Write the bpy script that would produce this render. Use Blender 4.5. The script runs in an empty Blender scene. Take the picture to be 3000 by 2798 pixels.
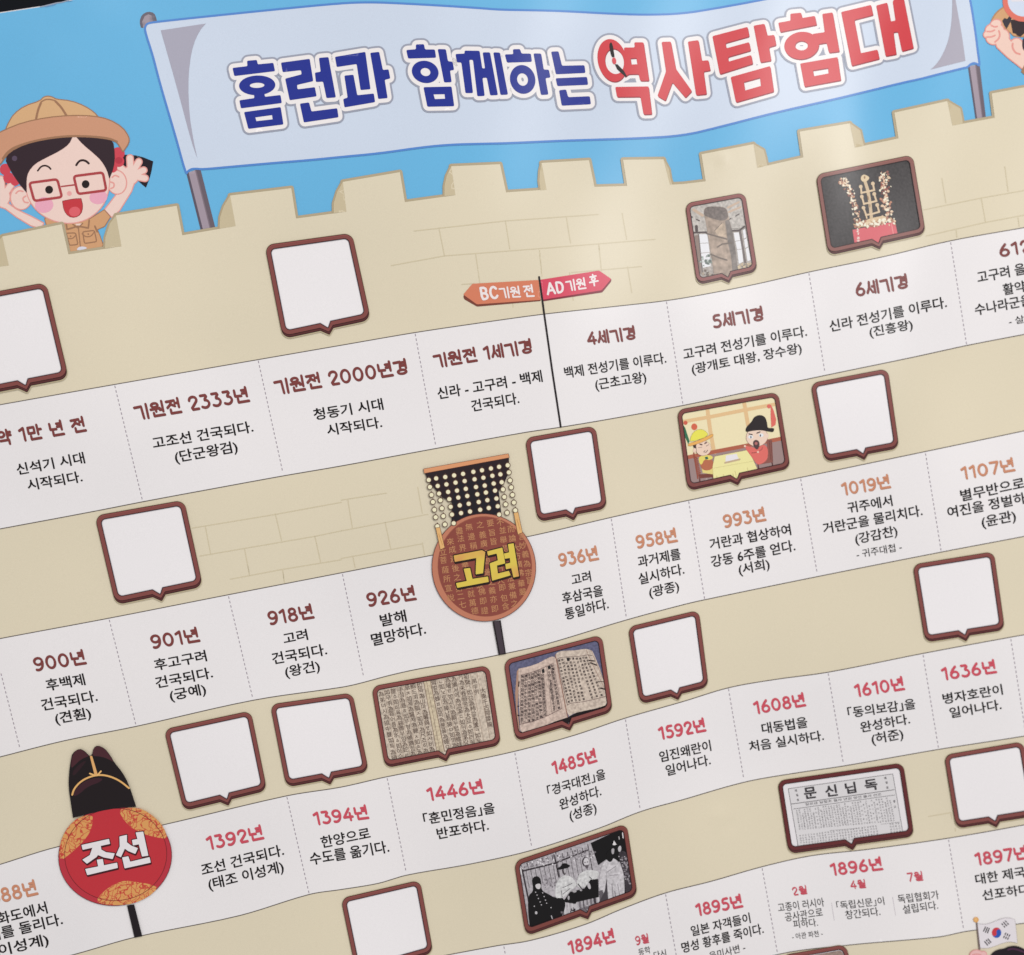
import bpy, math, random
import numpy as np
from mathutils import Vector, Matrix
from mathutils.geometry import delaunay_2d_cdt
random.seed(7)
SC = bpy.context.scene
COL = SC.collection

# ---------------------------------------------------------------- camera
F = 3000.0                      # focal length in photograph pixels (3000 wide)
DIST = 0.90                     # metres from lens to paper
CX, CY = 1500.0, 1399.0
def unit(a):
    a = np.array(a, float); return a / np.linalg.norm(a)
ax = unit((15800, -3000, F))    # the poster's horizontal, seen in camera axes (x right, y down, z forward)
ay = np.array((5900, 34700, F), float); ay = unit(ay - ax * ax.dot(ay))
an = np.cross(ax, ay)           # into the wall
WC = np.array([ax, an, -ay])    # rows: world X, Y, Z in camera axes
CEN = np.array([0.0, 0.0, 1.45])
CAM = CEN - DIST * WC @ np.array([0, 0, 1.0])
cam_data = bpy.data.cameras.new("camera")
cam = bpy.data.objects.new("camera", cam_data); COL.objects.link(cam)
cam_data.sensor_fit = 'HORIZONTAL'; cam_data.sensor_width = 36.0
cam_data.lens = F / 3000.0 * 36.0
cam_data.clip_start = 0.05; cam_data.clip_end = 50
Rm = np.column_stack([WC @ np.array([1, 0, 0]), WC @ np.array([0, -1, 0]), WC @ np.array([0, 0, -1.0])])
M = Matrix([[*Rm[i], CAM[i]] for i in range(3)] + [[0, 0, 0, 1]])
cam.matrix_world = M
SC.camera = cam
cam_data.dof.use_dof = True
cam_data.dof.focus_distance = 0.86
cam_data.dof.aperture_fstop = 5.0

# ---------------------------------------------------------------- light (a lit room)
SC.view_settings.view_transform = 'Standard'
SC.view_settings.look = 'None'
SC.view_settings.exposure = 0.03
SC.view_settings.gamma = 1.0
w = bpy.data.worlds.new("World"); SC.world = w; w.use_nodes = True
bg = w.node_tree.nodes['Background']
bg.inputs['Color'].default_value = (1.0, 0.988, 0.98, 1)
bg.inputs['Strength'].default_value = 0.51
def area(name, loc, size, power, col):
    l = bpy.data.lights.new(name, 'AREA'); l.shape = 'RECTANGLE'; l.size, l.size_y = size
    l.energy = power; l.color = col
    o = bpy.data.objects.new(name, l); COL.objects.link(o); o.location = loc
    o.rotation_euler = (Vector((0.05, 0, 1.45)) - Vector(loc)).to_track_quat('-Z', 'Y').to_euler()
    return o
area("ceiling_lamp", (0.7, -4.2, 5.6), (2.4, 2.4), 115, (1.0, 0.975, 0.955))
area("ceiling_lamp", (1.85, -2.9, 2.45), (0.5, 1.5), 35, (1.0, 0.99, 0.98))

# ---------------------------------------------------------------- the paper's shape
ZB = 0.85
def height(X, Z):
    """how far the buckled paper stands off its flat plane, towards the room (metres)"""
    h = 0.0028 * np.sin(2 * np.pi * (X + 0.10 * (Z - 1.45)) / 0.36 + 0.9)
    h = h + 0.0017 * np.sin(2 * np.pi * (X + 0.16 * (Z - 1.6)) / 0.175 + 0.27) * (0.55 + 0.45 * np.sin(2.2 * Z + 0.4))
    h = h + 0.0006 * np.sin(2 * np.pi * (X * 0.9 - 0.45 * Z) / 0.11 + 1.1)
    h = h + 0.0009 * np.sin(2 * np.pi * (0.5 * X + 0.8 * Z) / 0.21)
    for (x, z, a, s) in DENTS:
        h = h + a * np.exp(-(((X - x) ** 2 + (Z - z) ** 2) / (s * s)))
    return h
DENTS = []
def raw_map(uv, off):
    uv = np.asarray(uv, float)
    d = np.stack([(uv[:, 0] - CX) / F, (uv[:, 1] - CY) / F, np.ones(len(uv))], 1)
    D = d @ WC.T
    h = np.zeros(len(uv)) + off
    for _ in range(5):
        t = (-h - CAM[1]) / D[:, 1]
        P = CAM + D * t[:, None]
        h = height(P[:, 0], P[:, 2]) + off
    return P
for (u, v, a, s) in ((2120, 2400, .0006, .010), (2135, 2415, -.0006, .007), (2095, 2385, .0005, .006), (2110, 470, .0005, .006),
                     (2100, 480, -.0005, .004), (1480, 2365, .0003, .008), (1300, 2690, .0003, .012), (2380, 1990, .0004, .016),
                     (330, 60, .00035, .022), (180, 90, -.0004, .022), (2600, 1420, .0004, .02), (700, 900, .0005, .035)):
    P = raw_map([(u, v)], 0)[0]; DENTS.append((P[0], P[2], a, s))
STEP = 0.00007
def to3d(uv, layer): return raw_map(uv, layer * STEP)

# ---------------------------------------------------------------- inks
def lin(c): return tuple(((x / 255 + 0.055) / 1.055) ** 2.4 if x > 10 else x / 255 / 12.92 for x in c)
MATS = {}
def ink(c, kind='flat', rough=0.28):
    key = (tuple(c), kind)
    if key in MATS: return MATS[key]
    m = bpy.data.materials.new("ink_%d_%d_%d" % tuple(int(x) for x in c[:3])); m.use_nodes = True
    nt = m.node_tree; N = nt.nodes; L = nt.links; b = N['Principled BSDF']
    base = lin(c)
    base = tuple(min(0.86, x * 1.02) for x in base)
    tc = N.new('ShaderNodeTexCoord')
    n = N.new('ShaderNodeTexNoise'); n.inputs['Scale'].default_value = 1500; n.inputs['Detail'].default_value = 1.0
    L.new(tc.outputs['Object'], n.inputs['Vector'])
    mx = N.new('ShaderNodeMix'); mx.data_type = 'RGBA'
    lo, hi = 0.93, 1.07
    if kind == 'photo': n.inputs['Scale'].default_value = 420; lo, hi = 0.3, 1.7; n.inputs['Detail'].default_value = 4
    if kind == 'stone': n.inputs['Scale'].default_value = 170; lo, hi = 0.1, 1.9; n.inputs['Detail'].default_value = 5
    mx.inputs['A'].default_value = (*[x * lo for x in base], 1)
    mx.inputs['B'].default_value = (*[min(1, x * hi) for x in base], 1)
    L.new(n.outputs['Fac'], mx.inputs['Factor'])
    out = mx.outputs['Result']
    if kind == 'brocade':
        wv = N.new('ShaderNodeTexVoronoi'); wv.feature = 'DISTANCE_TO_EDGE'; wv.inputs['Scale'].default_value = 190
        nz = N.new('ShaderNodeTexNoise'); nz.inputs['Scale'].default_value = 90
        ad = N.new('ShaderNodeMix'); ad.data_type = 'RGBA'; ad.blend_type = 'ADD'; ad.inputs['Factor'].default_value = 0.02
        L.new(tc.outputs['Object'], ad.inputs['A']); L.new(nz.outputs['Color'], ad.inputs['B']); L.new(tc.outputs['Object'], nz.inputs['Vector'])
        L.new(ad.outputs['Result'], wv.inputs['Vector'])
        cr = N.new('ShaderNodeValToRGB'); cr.color_ramp.elements[0].position = 0.03; cr.color_ramp.elements[1].position = 0.09
        cr.color_ramp.elements[0].color = (*lin((196, 70, 58)), 1); cr.color_ramp.elements[1].color = (*base, 1)
        L.new(wv.outputs['Distance'], cr.inputs['Fac']); out = cr.outputs['Color']
    if kind == 'gold':
        nz = N.new('ShaderNodeTexNoise'); nz.inputs['Scale'].default_value = 28
        L.new(tc.outputs['Object'], nz.inputs['Vector'])
        cr = N.new('ShaderNodeValToRGB'); cr.color_ramp.elements[0].position = 0.42; cr.color_ramp.elements[1].position = 0.56
        cr.color_ramp.elements[0].color = (*lin((216, 152, 92)), 1); cr.color_ramp.elements[1].color = (*lin((222, 198, 84)), 1)
        L.new(nz.outputs['Fac'], cr.inputs['Fac']); out = cr.outputs['Color']
    if kind == 'wide':                       # large printed areas: slow tonal drift of the print
        nz = N.new('ShaderNodeTexNoise'); nz.inputs['Scale'].default_value = 5; nz.inputs['Detail'].default_value = 2
        L.new(tc.outputs['Object'], nz.inputs['Vector'])
        m2 = N.new('ShaderNodeMix'); m2.data_type = 'RGBA'; m2.blend_type = 'MULTIPLY'; m2.inputs['Factor'].default_value = 1
        cr = N.new('ShaderNodeValToRGB'); cr.color_ramp.elements[0].position = 0.3; cr.color_ramp.elements[1].position = 0.7
        cr.color_ramp.elements[0].color = (.945, .95, .955, 1); cr.color_ramp.elements[1].color = (1, 1, 1, 1)
        L.new(nz.outputs['Fac'], cr.inputs['Fac']); L.new(out, m2.inputs['A']); L.new(cr.outputs['Color'], m2.inputs['B'])
        out = m2.outputs['Result']
    L.new(out, b.inputs['Base Color'])
    b.inputs['Roughness'].default_value = rough
    b.inputs['Specular IOR Level'].default_value = 0.30
    MATS[key] = m
    return m

# ---------------------------------------------------------------- 2-D shape tools (photograph pixels)
def fr(ox, oy, s):
    def f(*pts):
        if len(pts) == 1 and isinstance(pts[0], list): pts = pts[0]
        return [(ox + x * s, oy + y * s) for x, y in pts]
    f.s = s; f.o = (ox, oy)
    return f
S = 1000 / 1854.
A = fr(0, 0, S); B = fr(1000, 0, S); C = fr(2000, 0, S); Dd = fr(0, 900, S); E = fr(1000, 900, S); Ff = fr(2000, 900, S)
G = fr(0, 1798, S); H = fr(1000, 1798, S); I = fr(2000, 1798, S)
K = fr(0, 250, .27507); Nn = fr(640, 120, .26157); O = fr(1160, 90, .30181); Pp = fr(1730, 60, .30181); Q = fr(2230, 0, .25151)
R = fr(1200, 1300, .35047); T = fr(100, 2150, .33988); U = fr(2700, 0, .16181); V = fr(2750, 2550, .13376)
W = fr(1050, 1900, .22636); X = fr(1450, 1830, .2012); Y = fr(2250, 2200, .22636); Zz = fr(1480, 2400, .21127)
J = fr(1990, 550, .16181); L2 = fr(2370, 440, .18109); G7 = fr(1950, 1100, .2012); ST = fr(1450, 2550, .52817); SG = fr(1330, 780, .25151)
SR = fr(0, 0, 1)

def sarea(p):
    p = np.asarray(p); x, y = p[:, 0], p[:, 1]
    return 0.5 * np.sum(x * np.roll(y, -1) - y * np.roll(x, -1))
def ccw(p): return list(p) if sarea(p) > 0 else list(p)[::-1]
def cw(p): return list(p) if sarea(p) < 0 else list(p)[::-1]
def ell(cx, cy, rx, ry=None, rot=0, n=None):
    ry = rx if ry is None else ry
    n = n or int(max(14, min(64, 6 + (rx + ry) * .9)))
    c, s = math.cos(math.radians(rot)), math.sin(math.radians(rot))
    r = []
    for i in range(n):
        a = 2 * math.pi * i / n; x, y = rx * math.cos(a), ry * math.sin(a)
        r.append((cx + x * c - y * s, cy + x * s + y * c))
    return r
def fell(f, cx, cy, rx, ry=None, rot=0, n=None):
    ry = rx if ry is None else ry
    p = f((cx, cy))[0]
    return ell(p[0], p[1], rx * f.s, ry * f.s, rot, n)
def rnd(p, r):
    """round the corners of a polygon"""
    out = []; n = len(p)
    for i in range(n):
        a, b, c = np.array(p[i - 1]), np.array(p[i]), np.array(p[(i + 1) % n])
        l1, l2 = np.linalg.norm(a - b), np.linalg.norm(c - b)
        q = min(r, l1 * .45, l2 * .45)
        if q < .05: out.append(tuple(b)); continue
        p0 = b + (a - b) / l1 * q; p2 = b + (c - b) / l2 * q
        k = 5 if q > 8 else 3
        for j in range(k + 1):
            t = j / k; out.append(tuple((1 - t) ** 2 * p0 + 2 * t * (1 - t) * b + t * t * p2))
    return out
def smooth(p, closed=True, it=2):
    p = [np.array(q, float) for q in p]
    for _ in range(it):
        o = []; n = len(p)
        rng = range(n) if closed else range(n - 1)
        if not closed: o.append(p[0])
        for i in rng:
            a, b = p[i], p[(i + 1) % n]
            o.append(a * .75 + b * .25); o.append(a * .25 + b * .75)
        if not closed: o.append(p[-1])
        p = o
    return [tuple(q) for q in p]
def seg(a, b, hw, cap='round'):
    a, b = np.array(a, float), np.array(b, float); d = b - a; l = np.linalg.norm(d)
    d = d / l if l > 1e-9 else np.array([1., 0]); n = np.array([-d[1], d[0]])
    if cap == 'flat': return ccw([tuple(a + n * hw), tuple(a - n * hw), tuple(b - n * hw), tuple(b + n * hw)])
    k = 3 if hw < 2 else (5 if hw < 8 else 8); r = []
    th = math.atan2(d[1], d[0])
    for i in range(k + 1):
        t = th + math.pi / 2 + math.pi * i / k; r.append((a[0] + hw * math.cos(t), a[1] + hw * math.sin(t)))
    for i in range(k + 1):
        t = th - math.pi / 2 + math.pi * i / k; r.append((b[0] + hw * math.cos(t), b[1] + hw * math.sin(t)))
    return ccw(r)
def line(p, hw, closed=False, cap='round'):
    r = []
    for i in range(len(p) - (0 if closed else 1)): r.append(seg(p[i], p[(i + 1) % len(p)], hw, cap))
    return r
def inflate(polys, d):
    r = []
    for p in polys:
        r.append(p); r += line(p, d, True)
    return r
def shift(polys, dx, dy): return [[(x + dx, y + dy) for x, y in p] for p in polys]

CLIP = None
def inside(P, c):
    P = np.asarray(P); Q_ = np.roll(P, -1, 0); y = c[:, 1][:, None]; x = c[:, 0][:, None]
    k = (P[:, 1] > y) != (Q_[:, 1] > y)
    xi = P[:, 0] + (y - P[:, 1]) * (Q_[:, 0] - P[:, 0]) / np.where(Q_[:, 1] == P[:, 1], 1e-9, Q_[:, 1] - P[:, 1])
    return ((k & (x < xi)).sum(1) % 2) == 1
def tess(polys, GRID=15.0, clip=None):
    """union (non-zero winding) of closed polygons as triangles, cut fine enough to follow the paper"""
    vs = []; es = []
    for p in list(polys) + ([clip] if clip is not None else []):
        q = []
        for i in range(len(p)):
            a, b = np.array(p[i], float), np.array(p[(i + 1) % len(p)], float)
            n = max(1, int(np.ceil(np.linalg.norm(b - a) / GRID)))
            for j in range(n): q.append(tuple(a + (b - a) * j / n))
        k0 = len(vs); vs += q
        es += [(k0 + i, k0 + (i + 1) % len(q)) for i in range(len(q))]
    arr = np.array(vs)
    x0, y0 = arr.min(0); x1, y1 = arr.max(0)
    gx, gy = [], []
    if GRID < 1e6: gx = np.arange(math.floor(x0 / GRID) + 1, math.ceil(x1 / GRID)) * GRID
    if GRID < 1e6: gy = np.arange(math.floor(y0 / GRID) + 1, math.ceil(y1 / GRID)) * GRID
    if len(gx) and len(gy):
        gg = np.stack(np.meshgrid(gx, gy), -1).reshape(-1, 2) + np.array([.137, .211])
        vs += [tuple(g) for g in gg]
    c0 = np.array([(x0 + x1) / 2, (y0 + y1) / 2])
    res = delaunay_2d_cdt([Vector((v[0] - c0[0], v[1] - c0[1])) for v in vs], es, [], 0, 1e-3)
    V2 = np.array([tuple(v) for v in res[0]]) + c0
    Tt = np.array([f for f in res[2] if len(f) == 3])
    cen = V2[Tt].mean(1)
    wn = np.zeros(len(cen))
    for p in polys:
        P = np.asarray(p, float); Qp = np.roll(P, -1, 0)
        mn, mx_ = P.min(0), P.max(0)
        m = np.where((cen[:, 0] > mn[0]) & (cen[:, 0] < mx_[0]) & (cen[:, 1] > mn[1]) & (cen[:, 1] < mx_[1]))[0]
        if not len(m): continue
        c = cen[m]
        y = c[:, 1][:, None]; x = c[:, 0][:, None]
        up = (P[:, 1] <= y) & (Qp[:, 1] > y); dn = (P[:, 1] > y) & (Qp[:, 1] <= y)
        cr = (Qp[:, 0] - P[:, 0]) * (y - P[:, 1]) - (x - P[:, 0]) * (Qp[:, 1] - P[:, 1])
        wn[m] += (up & (cr > 0)).sum(1) - (dn & (cr < 0)).sum(1)
    keep = np.abs(wn) > .5
    if clip is not None: keep &= inside(clip, cen)
    Tt = Tt[keep]
    used, inv = np.unique(Tt, return_inverse=True)
    return V2[used], inv.reshape(-1, 3)

ROOT = bpy.data.objects.new("poster", None); COL.objects.link(ROOT)
ROOT.location = (0, 0, ZB); ROOT.empty_display_size = .1
ROOTV = np.array([0, 0, ZB])

class Art:
    """one printed piece: flat shapes in several inks, laid on the paper, as one mesh object"""
    def __init__(s, name, parent=None, label=None): s.name, s.parent, s.label = name, parent, label; s.v = []; s.f = []; s.mi = []; s.m = []; s.n = 0
    def slot(s, m):
        if m not in s.m: s.m.append(m)
        return s.m.index(m)
    def raw(s, uv, tris, mat, layer):
        tris = np.asarray(tris)
        if CLIP is not None and len(tris): tris = tris[inside(CLIP, np.asarray(uv)[tris].mean(1))]
        if not len(tris): return s
        P = to3d(uv, layer) - ROOTV
        t = np.asarray(tris) + s.n
        a, b, c = P[tris[0][0]], P[tris[0][1]], P[tris[0][2]]
        # face the room (normal towards -Y)
        p = P[np.asarray(tris)]
        nn = np.cross(p[:, 1] - p[:, 0], p[:, 2] - p[:, 0])[:, 1]
        t[nn > 0] = t[nn > 0][:, ::-1]
        s.v.append(P); s.f.append(t); s.mi += [s.slot(mat)] * len(t); s.n += len(P)
        return s
    def add(s, polys, c, layer, kind='flat', holes=()):
        if polys and isinstance(polys[0], tuple): polys = [polys]
        ps = [ccw(p) for p in polys] + [cw(h) for h in holes]
        uv, t = tess(ps, clip=CLIP)
        return s.raw(uv, t, ink(c, kind), layer)
    def done(s):
        me = bpy.data.meshes.new(s.name)
        Vv = np.concatenate(s.v); Fv = np.concatenate(s.f)
        me.from_pydata(Vv.tolist(), [], Fv.tolist())
        for m in s.m: me.materials.append(m)
        me.polygons.foreach_set('material_index', s.mi)
        me.polygons.foreach_set('use_smooth', [True] * len(Fv))
        me.update()
        o = bpy.data.objects.new(s.name, me); COL.objects.link(o)
        o.parent = s.parent or ROOT
        if s.label: o['label'] = s.label
        return o

# ---------------------------------------------------------------- type
CHARS = "(),-.0123456789·「」ㄱㄴㄷㄹㅁㅅㅈㅊㅋㅌㅍㅎㅸㅿㆁ七不並中之二亦佛來例備兼凘初包千即古含周嚴墻大如妙字宗宣就尺山島廣弟後德成所手方旨朦朧未東柿氷法流為無狼猿獐獺理瓠用界皆盡稱稻立第篚籭紙繭義而聲臂舂舉茅菩華萬葱薩薯藇蘆蛇蜂蜍蝦蟾蠅要言說談論證豆遍邊門開雛雹鞭頤鵂鶹鷄가간갈감강개객거건검견경계고공과관광구국군궁권귀근금기께나납너년노는닙다단담대덕도독돌동되두뒤드들라란러런려로록루뤼를름리립마만망멸명뫼무문물미민반발백벌법변별병보본뵈부비사살삼상서석선설성세셤손수시신실아약얌양어얻에여역예옮완왕왜요우울원월위육윤으을음의이일임자작장전정제조종죠주죽준지진찬창채처천첩청체초치칠콩키탐태텁토톡통티파포풀피하학한함해허험헝협호홈화활황회후훈훤흥희히힘"
ADV = {' ': .278, '.': .219, ',': .219, '(': .323, ')': .323, '-': .323, '·': .3, '「': .46, '」': .46}
ATLAS = {}; LOOPS = {}
def loops():
    """outline loops of every glyph, from Blender's built-in type"""
    cu = bpy.data.curves.new("type", 'FONT'); cu.body = "\n".join(CHARS); cu.size = 1; cu.resolution_u = 2
    cu.fill_mode = 'NONE'; cu.space_line = 2.0
    ob = bpy.data.objects.new("type", cu); COL.objects.link(ob)
    me = ob.evaluated_get(bpy.context.evaluated_depsgraph_get()).to_mesh()
    co = np.empty(len(me.vertices) * 3); me.vertices.foreach_get('co', co); v = co.reshape(-1, 3)[:, :2]
    e = np.empty(len(me.edges) * 2, int); me.edges.foreach_get('vertices', e); e = e.reshape(-1, 2)
    ob.to_mesh_clear(); bpy.data.objects.remove(ob); bpy.data.curves.remove(cu)
    nb = {}
    for a, b in e.tolist(): nb.setdefault(a, []).append(b); nb.setdefault(b, []).append(a)
    seen = set(); rows = {}
    for s0 in range(len(v)):
        if s0 in seen or s0 not in nb: continue
        lp = [s0]; seen.add(s0); cur = min(nb[s0])
        while cur not in seen:
            lp.append(cur); seen.add(cur)
            nx_ = [q for q in nb[cur] if q not in seen]
            if not nx_: break
            cur = min(nx_)
        if len(lp) < 3: continue
        p = v[lp]; i = int(round((.3 - p[:, 1].mean()) / 2))
        rows.setdefault(i, []).append([(x * 100, (y + 2 * i) * 100) for x, y in p])
    for i, ch in enumerate(CHARS): LOOPS[ch] = rows.get(i, [])
def glyph(ch, bold):
    if not LOOPS: loops()
    key = (ch, bold)
    if key not in ATLAS:
        ps = LOOPS.get(ch, [])
        if not ps: ATLAS[key] = None
        else:
            big = max(ps, key=lambda p: abs(sarea(p)))
            if sarea(big) < 0: ps = [p[::-1] for p in ps]
            q = []
            for p in ps:
                q.append(p)
                if bold: q += line(p, bold * 100, True)
            vv, tt = tess(q, 1e9); vv = vv / 100
            if ch == '「': vv[:, 0] -= .56
            ATLAS[key] = (vv, tt)
    return ATLAS[key]
def gtext(txt, bold=0.0):
    x = 0; vs = []; ts = []; n = 0
    for ch in txt:
        adv = ADV.get(ch) or (.5 if ch.isdigit() else .62 if ch.isascii() else (.92 if '\u3130' <= ch <= '\u318f' or ch >= '\uac00' else 1.0))
        g_ = glyph(ch, bold) if ch != ' ' else None
        if g_:
            v, t = g_
            vs.append(v + np.array([x, 0])); ts.append(t + n); n += len(v)
        x += adv
    return np.concatenate(vs), np.concatenate(ts)
KF = []      # column directions measured on the printed dashed lines
def lean(u, v):
    a = np.array(KF); w_ = 1 / (((a[:, 0] - u) / 1.0) ** 2 + ((a[:, 1] - v) / 1.3) ** 2 + 9000)
    return float((a[:, 2] * w_).sum() / w_.sum())
def place(v, bl, br, h, box=None):
    bl, br = np.array(bl, float), np.array(br, float)
    x0, y0, x1, y1 = box if box else (*v.min(0), *v.max(0))
    k = lean(*((bl + br) / 2)); up = np.array([-k, -1.0]) * h
    return bl + ((v[:, 0:1] - x0) / (x1 - x0)) * (br - bl) + ((v[:, 1:2] - y0) / (y1 - y0)) * up
def typeset(art, f, txt, bl, br, h, c, layer, bold=0.013):
    v, t = gtext(txt, .006 if h * f.s < 31 else bold)
    bl = f(bl)[0]; br = f(br)[0] if isinstance(br, tuple) else br[0]
    art.raw(place(v, bl, br, h * f.s * .9), t, ink(c), layer)
def E_(cx, cy, rx, ry): return ('e', cx, cy, rx, ry)
SG_ = {
 '1': (44, [[(6, 80), (32, 95), (32, 4)]]), '2': (64, [[(8, 72), (12, 86), (22, 94), (34, 96), (48, 90), (55, 76), (52, 62), (44, 50), (9, 5), (60, 5)]]),
 '3': (62, [[(8, 94), (50, 94), (28, 60), (42, 57), (53, 46), (56, 32), (50, 16), (38, 6), (24, 5), (9, 13)]]),
 '4': (68, [[(46, 96), (6, 30), (64, 30)], [(48, 60), (48, 4)]]),
 '5': (62, [[(52, 95), (16, 95), (13, 58), (30, 61), (46, 55), (55, 40), (54, 24), (44, 9), (28, 4), (9, 11)]]),
 '6': (64, [[(42, 96), (24, 74), (10, 48)], E_(32, 30, 25, 26)]), '7': (60, [[(6, 95), (56, 95), (24, 4)]]),
 '8': (64, [E_(32, 74, 20, 21), E_(32, 28, 25, 25)]), '9': (64, [E_(31, 69, 25, 26), [(56, 69), (56, 48), (50, 24), (38, 9), (24, 4), (11, 8)]]),
 '0': (70, [E_(34, 50, 27, 45)]),
 '년': (92, [[(8, 92), (8, 50), (46, 48)], [(80, 104), (80, 40)], [(52, 86), (80, 86)], [(54, 64), (80, 64)], [(22, 34), (22, 4), (88, 4)]]),
 '월': (92, [E_(30, 84, 18, 13), [(5, 60), (60, 62)], [(32, 60), (32, 48)], [(80, 102), (80, 48)], [(62, 54), (80, 54)], [(18, 40), (80, 40), (80, 22), (20, 21), (20, 3), (84, 3)]]),
 '원': (92, [E_(32, 80, 21, 15), [(4, 52), (62, 55)], [(36, 52), (36, 34)], [(80, 102), (80, 28)], [(60, 42), (80, 42)], [(20, 26), (20, 3), (86, 3)]]),
 '기': (88, [[(3, 84), (46, 86), (51, 0)], [(78, 98), (78, -2)]]),
 '전': (92, [[(6, 90), (56, 92)], [(36, 90), (28, 66), (8, 46)], [(32, 68), (56, 52)], [(80, 104), (80, 40)], [(58, 72), (80, 72)], [(26, 30), (26, 3), (88, 3)]]),
 '세': (84, [[(22, 94), (18, 50), (3, 12)], [(20, 52), (38, 12)], [(38, 56), (54, 56)], [(54, 94), (54, 6)], [(74, 100), (74, 2)]]),
 '경': (86, [[(5, 88), (44, 90), (40, 44)], [(76, 104), (76, 42)], [(52, 84), (76, 84)], [(52, 62), (76, 62)], E_(48, 18, 27, 15)]),
 '약': (92, [E_(28, 74, 21, 20), [(66, 102), (66, 42)], [(66, 84), (88, 84)], [(66, 62), (88, 62)], [(16, 28), (72, 28), (72, -2)]]),
 '만': (92, [[(8, 90), (46, 90), (46, 48), (8, 48), (8, 90)], [(68, 102), (68, 34)], [(68, 68), (90, 68)], [(20, 28), (20, 3), (82, 3)]]),
 '후': (88, [[(44, 104), (44, 94)], [(16, 86), (72, 86)], E_(44, 62, 18, 13), [(5, 36), (84, 36)], [(44, 36), (44, -2)]]),
 'A': (72, [[(4, 4), (36, 98), (68, 4)], [(16, 34), (56, 34)]]), 'D': (70, [[(9, 96), (9, 4), (34, 5), (54, 18), (62, 50), (54, 82), (34, 95), (9, 96)]]),
 'B': (66, [[(9, 96), (9, 4), (36, 4), (54, 14), (56, 34), (42, 50), (9, 52)], [(42, 52), (51, 66), (49, 86), (34, 96), (9, 96)]]),
 'C': (66, [[(58, 80), (46, 94), (30, 96), (14, 82), (7, 56), (8, 36), (18, 12), (34, 4), (50, 8), (60, 22)]]), ' ': (30, [])}
def strokes(txt):
    x = 0; lines = []; rings = []
    for ch in txt:
        w_, g = SG_[ch]
        for s in g:
            if s[0] == 'e': rings.append((x + s[1], s[2], s[3], s[4]))
            else: lines.append([(x + a, b) for a, b in s])
        x += w_ + 10
    return lines, rings, x - 10
def heading(art, f, txt, bl, br, h, c, layer, hw=8.4, dc=None):
    ls, rs, wtot = strokes(txt)
    bl = f(bl)[0]; br = f(br)[0] if isinstance(br, tuple) else br[0]
    box = (-2, -4, wtot, 106)
    # local frame -> pixels, then outline each stroke in pixels with an even width
    hh = h * f.s * .95
    polys = []; holes = []
    sc = hh / 110
    for l in ls: polys += line([tuple(q) for q in place(np.array(smooth(l, False, 1) if len(l) > 5 else l, float), bl, br, hh, box)], hw * sc)
    ring = []
    for (cx, cy, rx, ry) in rs:
        o = place(np.array(ell(cx, cy, rx + hw * .8, ry + hw * .8, 0, 18)), bl, br, hh, box)
        i_ = place(np.array(ell(cx, cy, max(3, rx - hw), max(3, ry - hw), 0, 14)), bl, br, hh, box)
        polys.append([tuple(q) for q in o]); holes.append([tuple(q) for q in i_])
    if dc: art.add(shift(polys, 1.2, 2.0) , dc, layer - 1, holes=shift(holes, 1.2, 2.0))
    art.add(polys, c, layer, holes=holes)
# ================================================================ layout measured on the poster
DASH = [  # (u0, v0, u1, v1) printed dashed dividers per strip
 [(335.5, 1127, 418, 1469), (756, 1054, 830.7, 1393.6), (1215.8, 975, 1277.8, 1312.7), (1952, 881, 2001, 1186), (2369.5, 797.5, 2418, 1099), (2784.8, 707, 2832.3, 1012)],
 [(2, 1970, 61, 2203), (319.3, 1813, 399, 2127.5), (668.8, 1744, 741.6, 2051), (1002.7, 1679, 1067.4, 1993), (1790.5, 1517, 1836, 1815), (2017.3, 1466, 2064.7, 1757), (2345.2, 1400, 2395.8, 1688.6), (2710.9, 1325, 2757.8, 1617.4)],
 [(839.8, 2332, 906.1, 2620), (1133.8, 2277, 1191.5, 2563), (1508, 2203, 1559.3, 2490), (1832, 2105, 1876.5, 2377), (2133.8, 2015, 2180.7, 2291), (2426, 1970, 2472, 2244), (2703.9, 1916, 2750, 2194.4), (2961, 1869, 3006, 2154)],
 [(1475.7, 2770, 1492, 2860), (1949.5, 2617, 1990, 2850), (2232.5, 2541, 2290, 2860), (2778.3, 2457, 2824.2, 2728)]]
for row in DASH:
    for (a, b, c, d) in row: KF.append(((a + c) / 2, (b + d) / 2, (c - a) / (d - b)))
KF += [(1611, 1030, .143), (150, 1000, .23), (1000, 830, .185), (2200, 700, .165), (2600, 620, .16), (40, 2600, .25), (150, 2650, .26), (560, 2330, .19), (1200, 2130, .16)]
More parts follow.
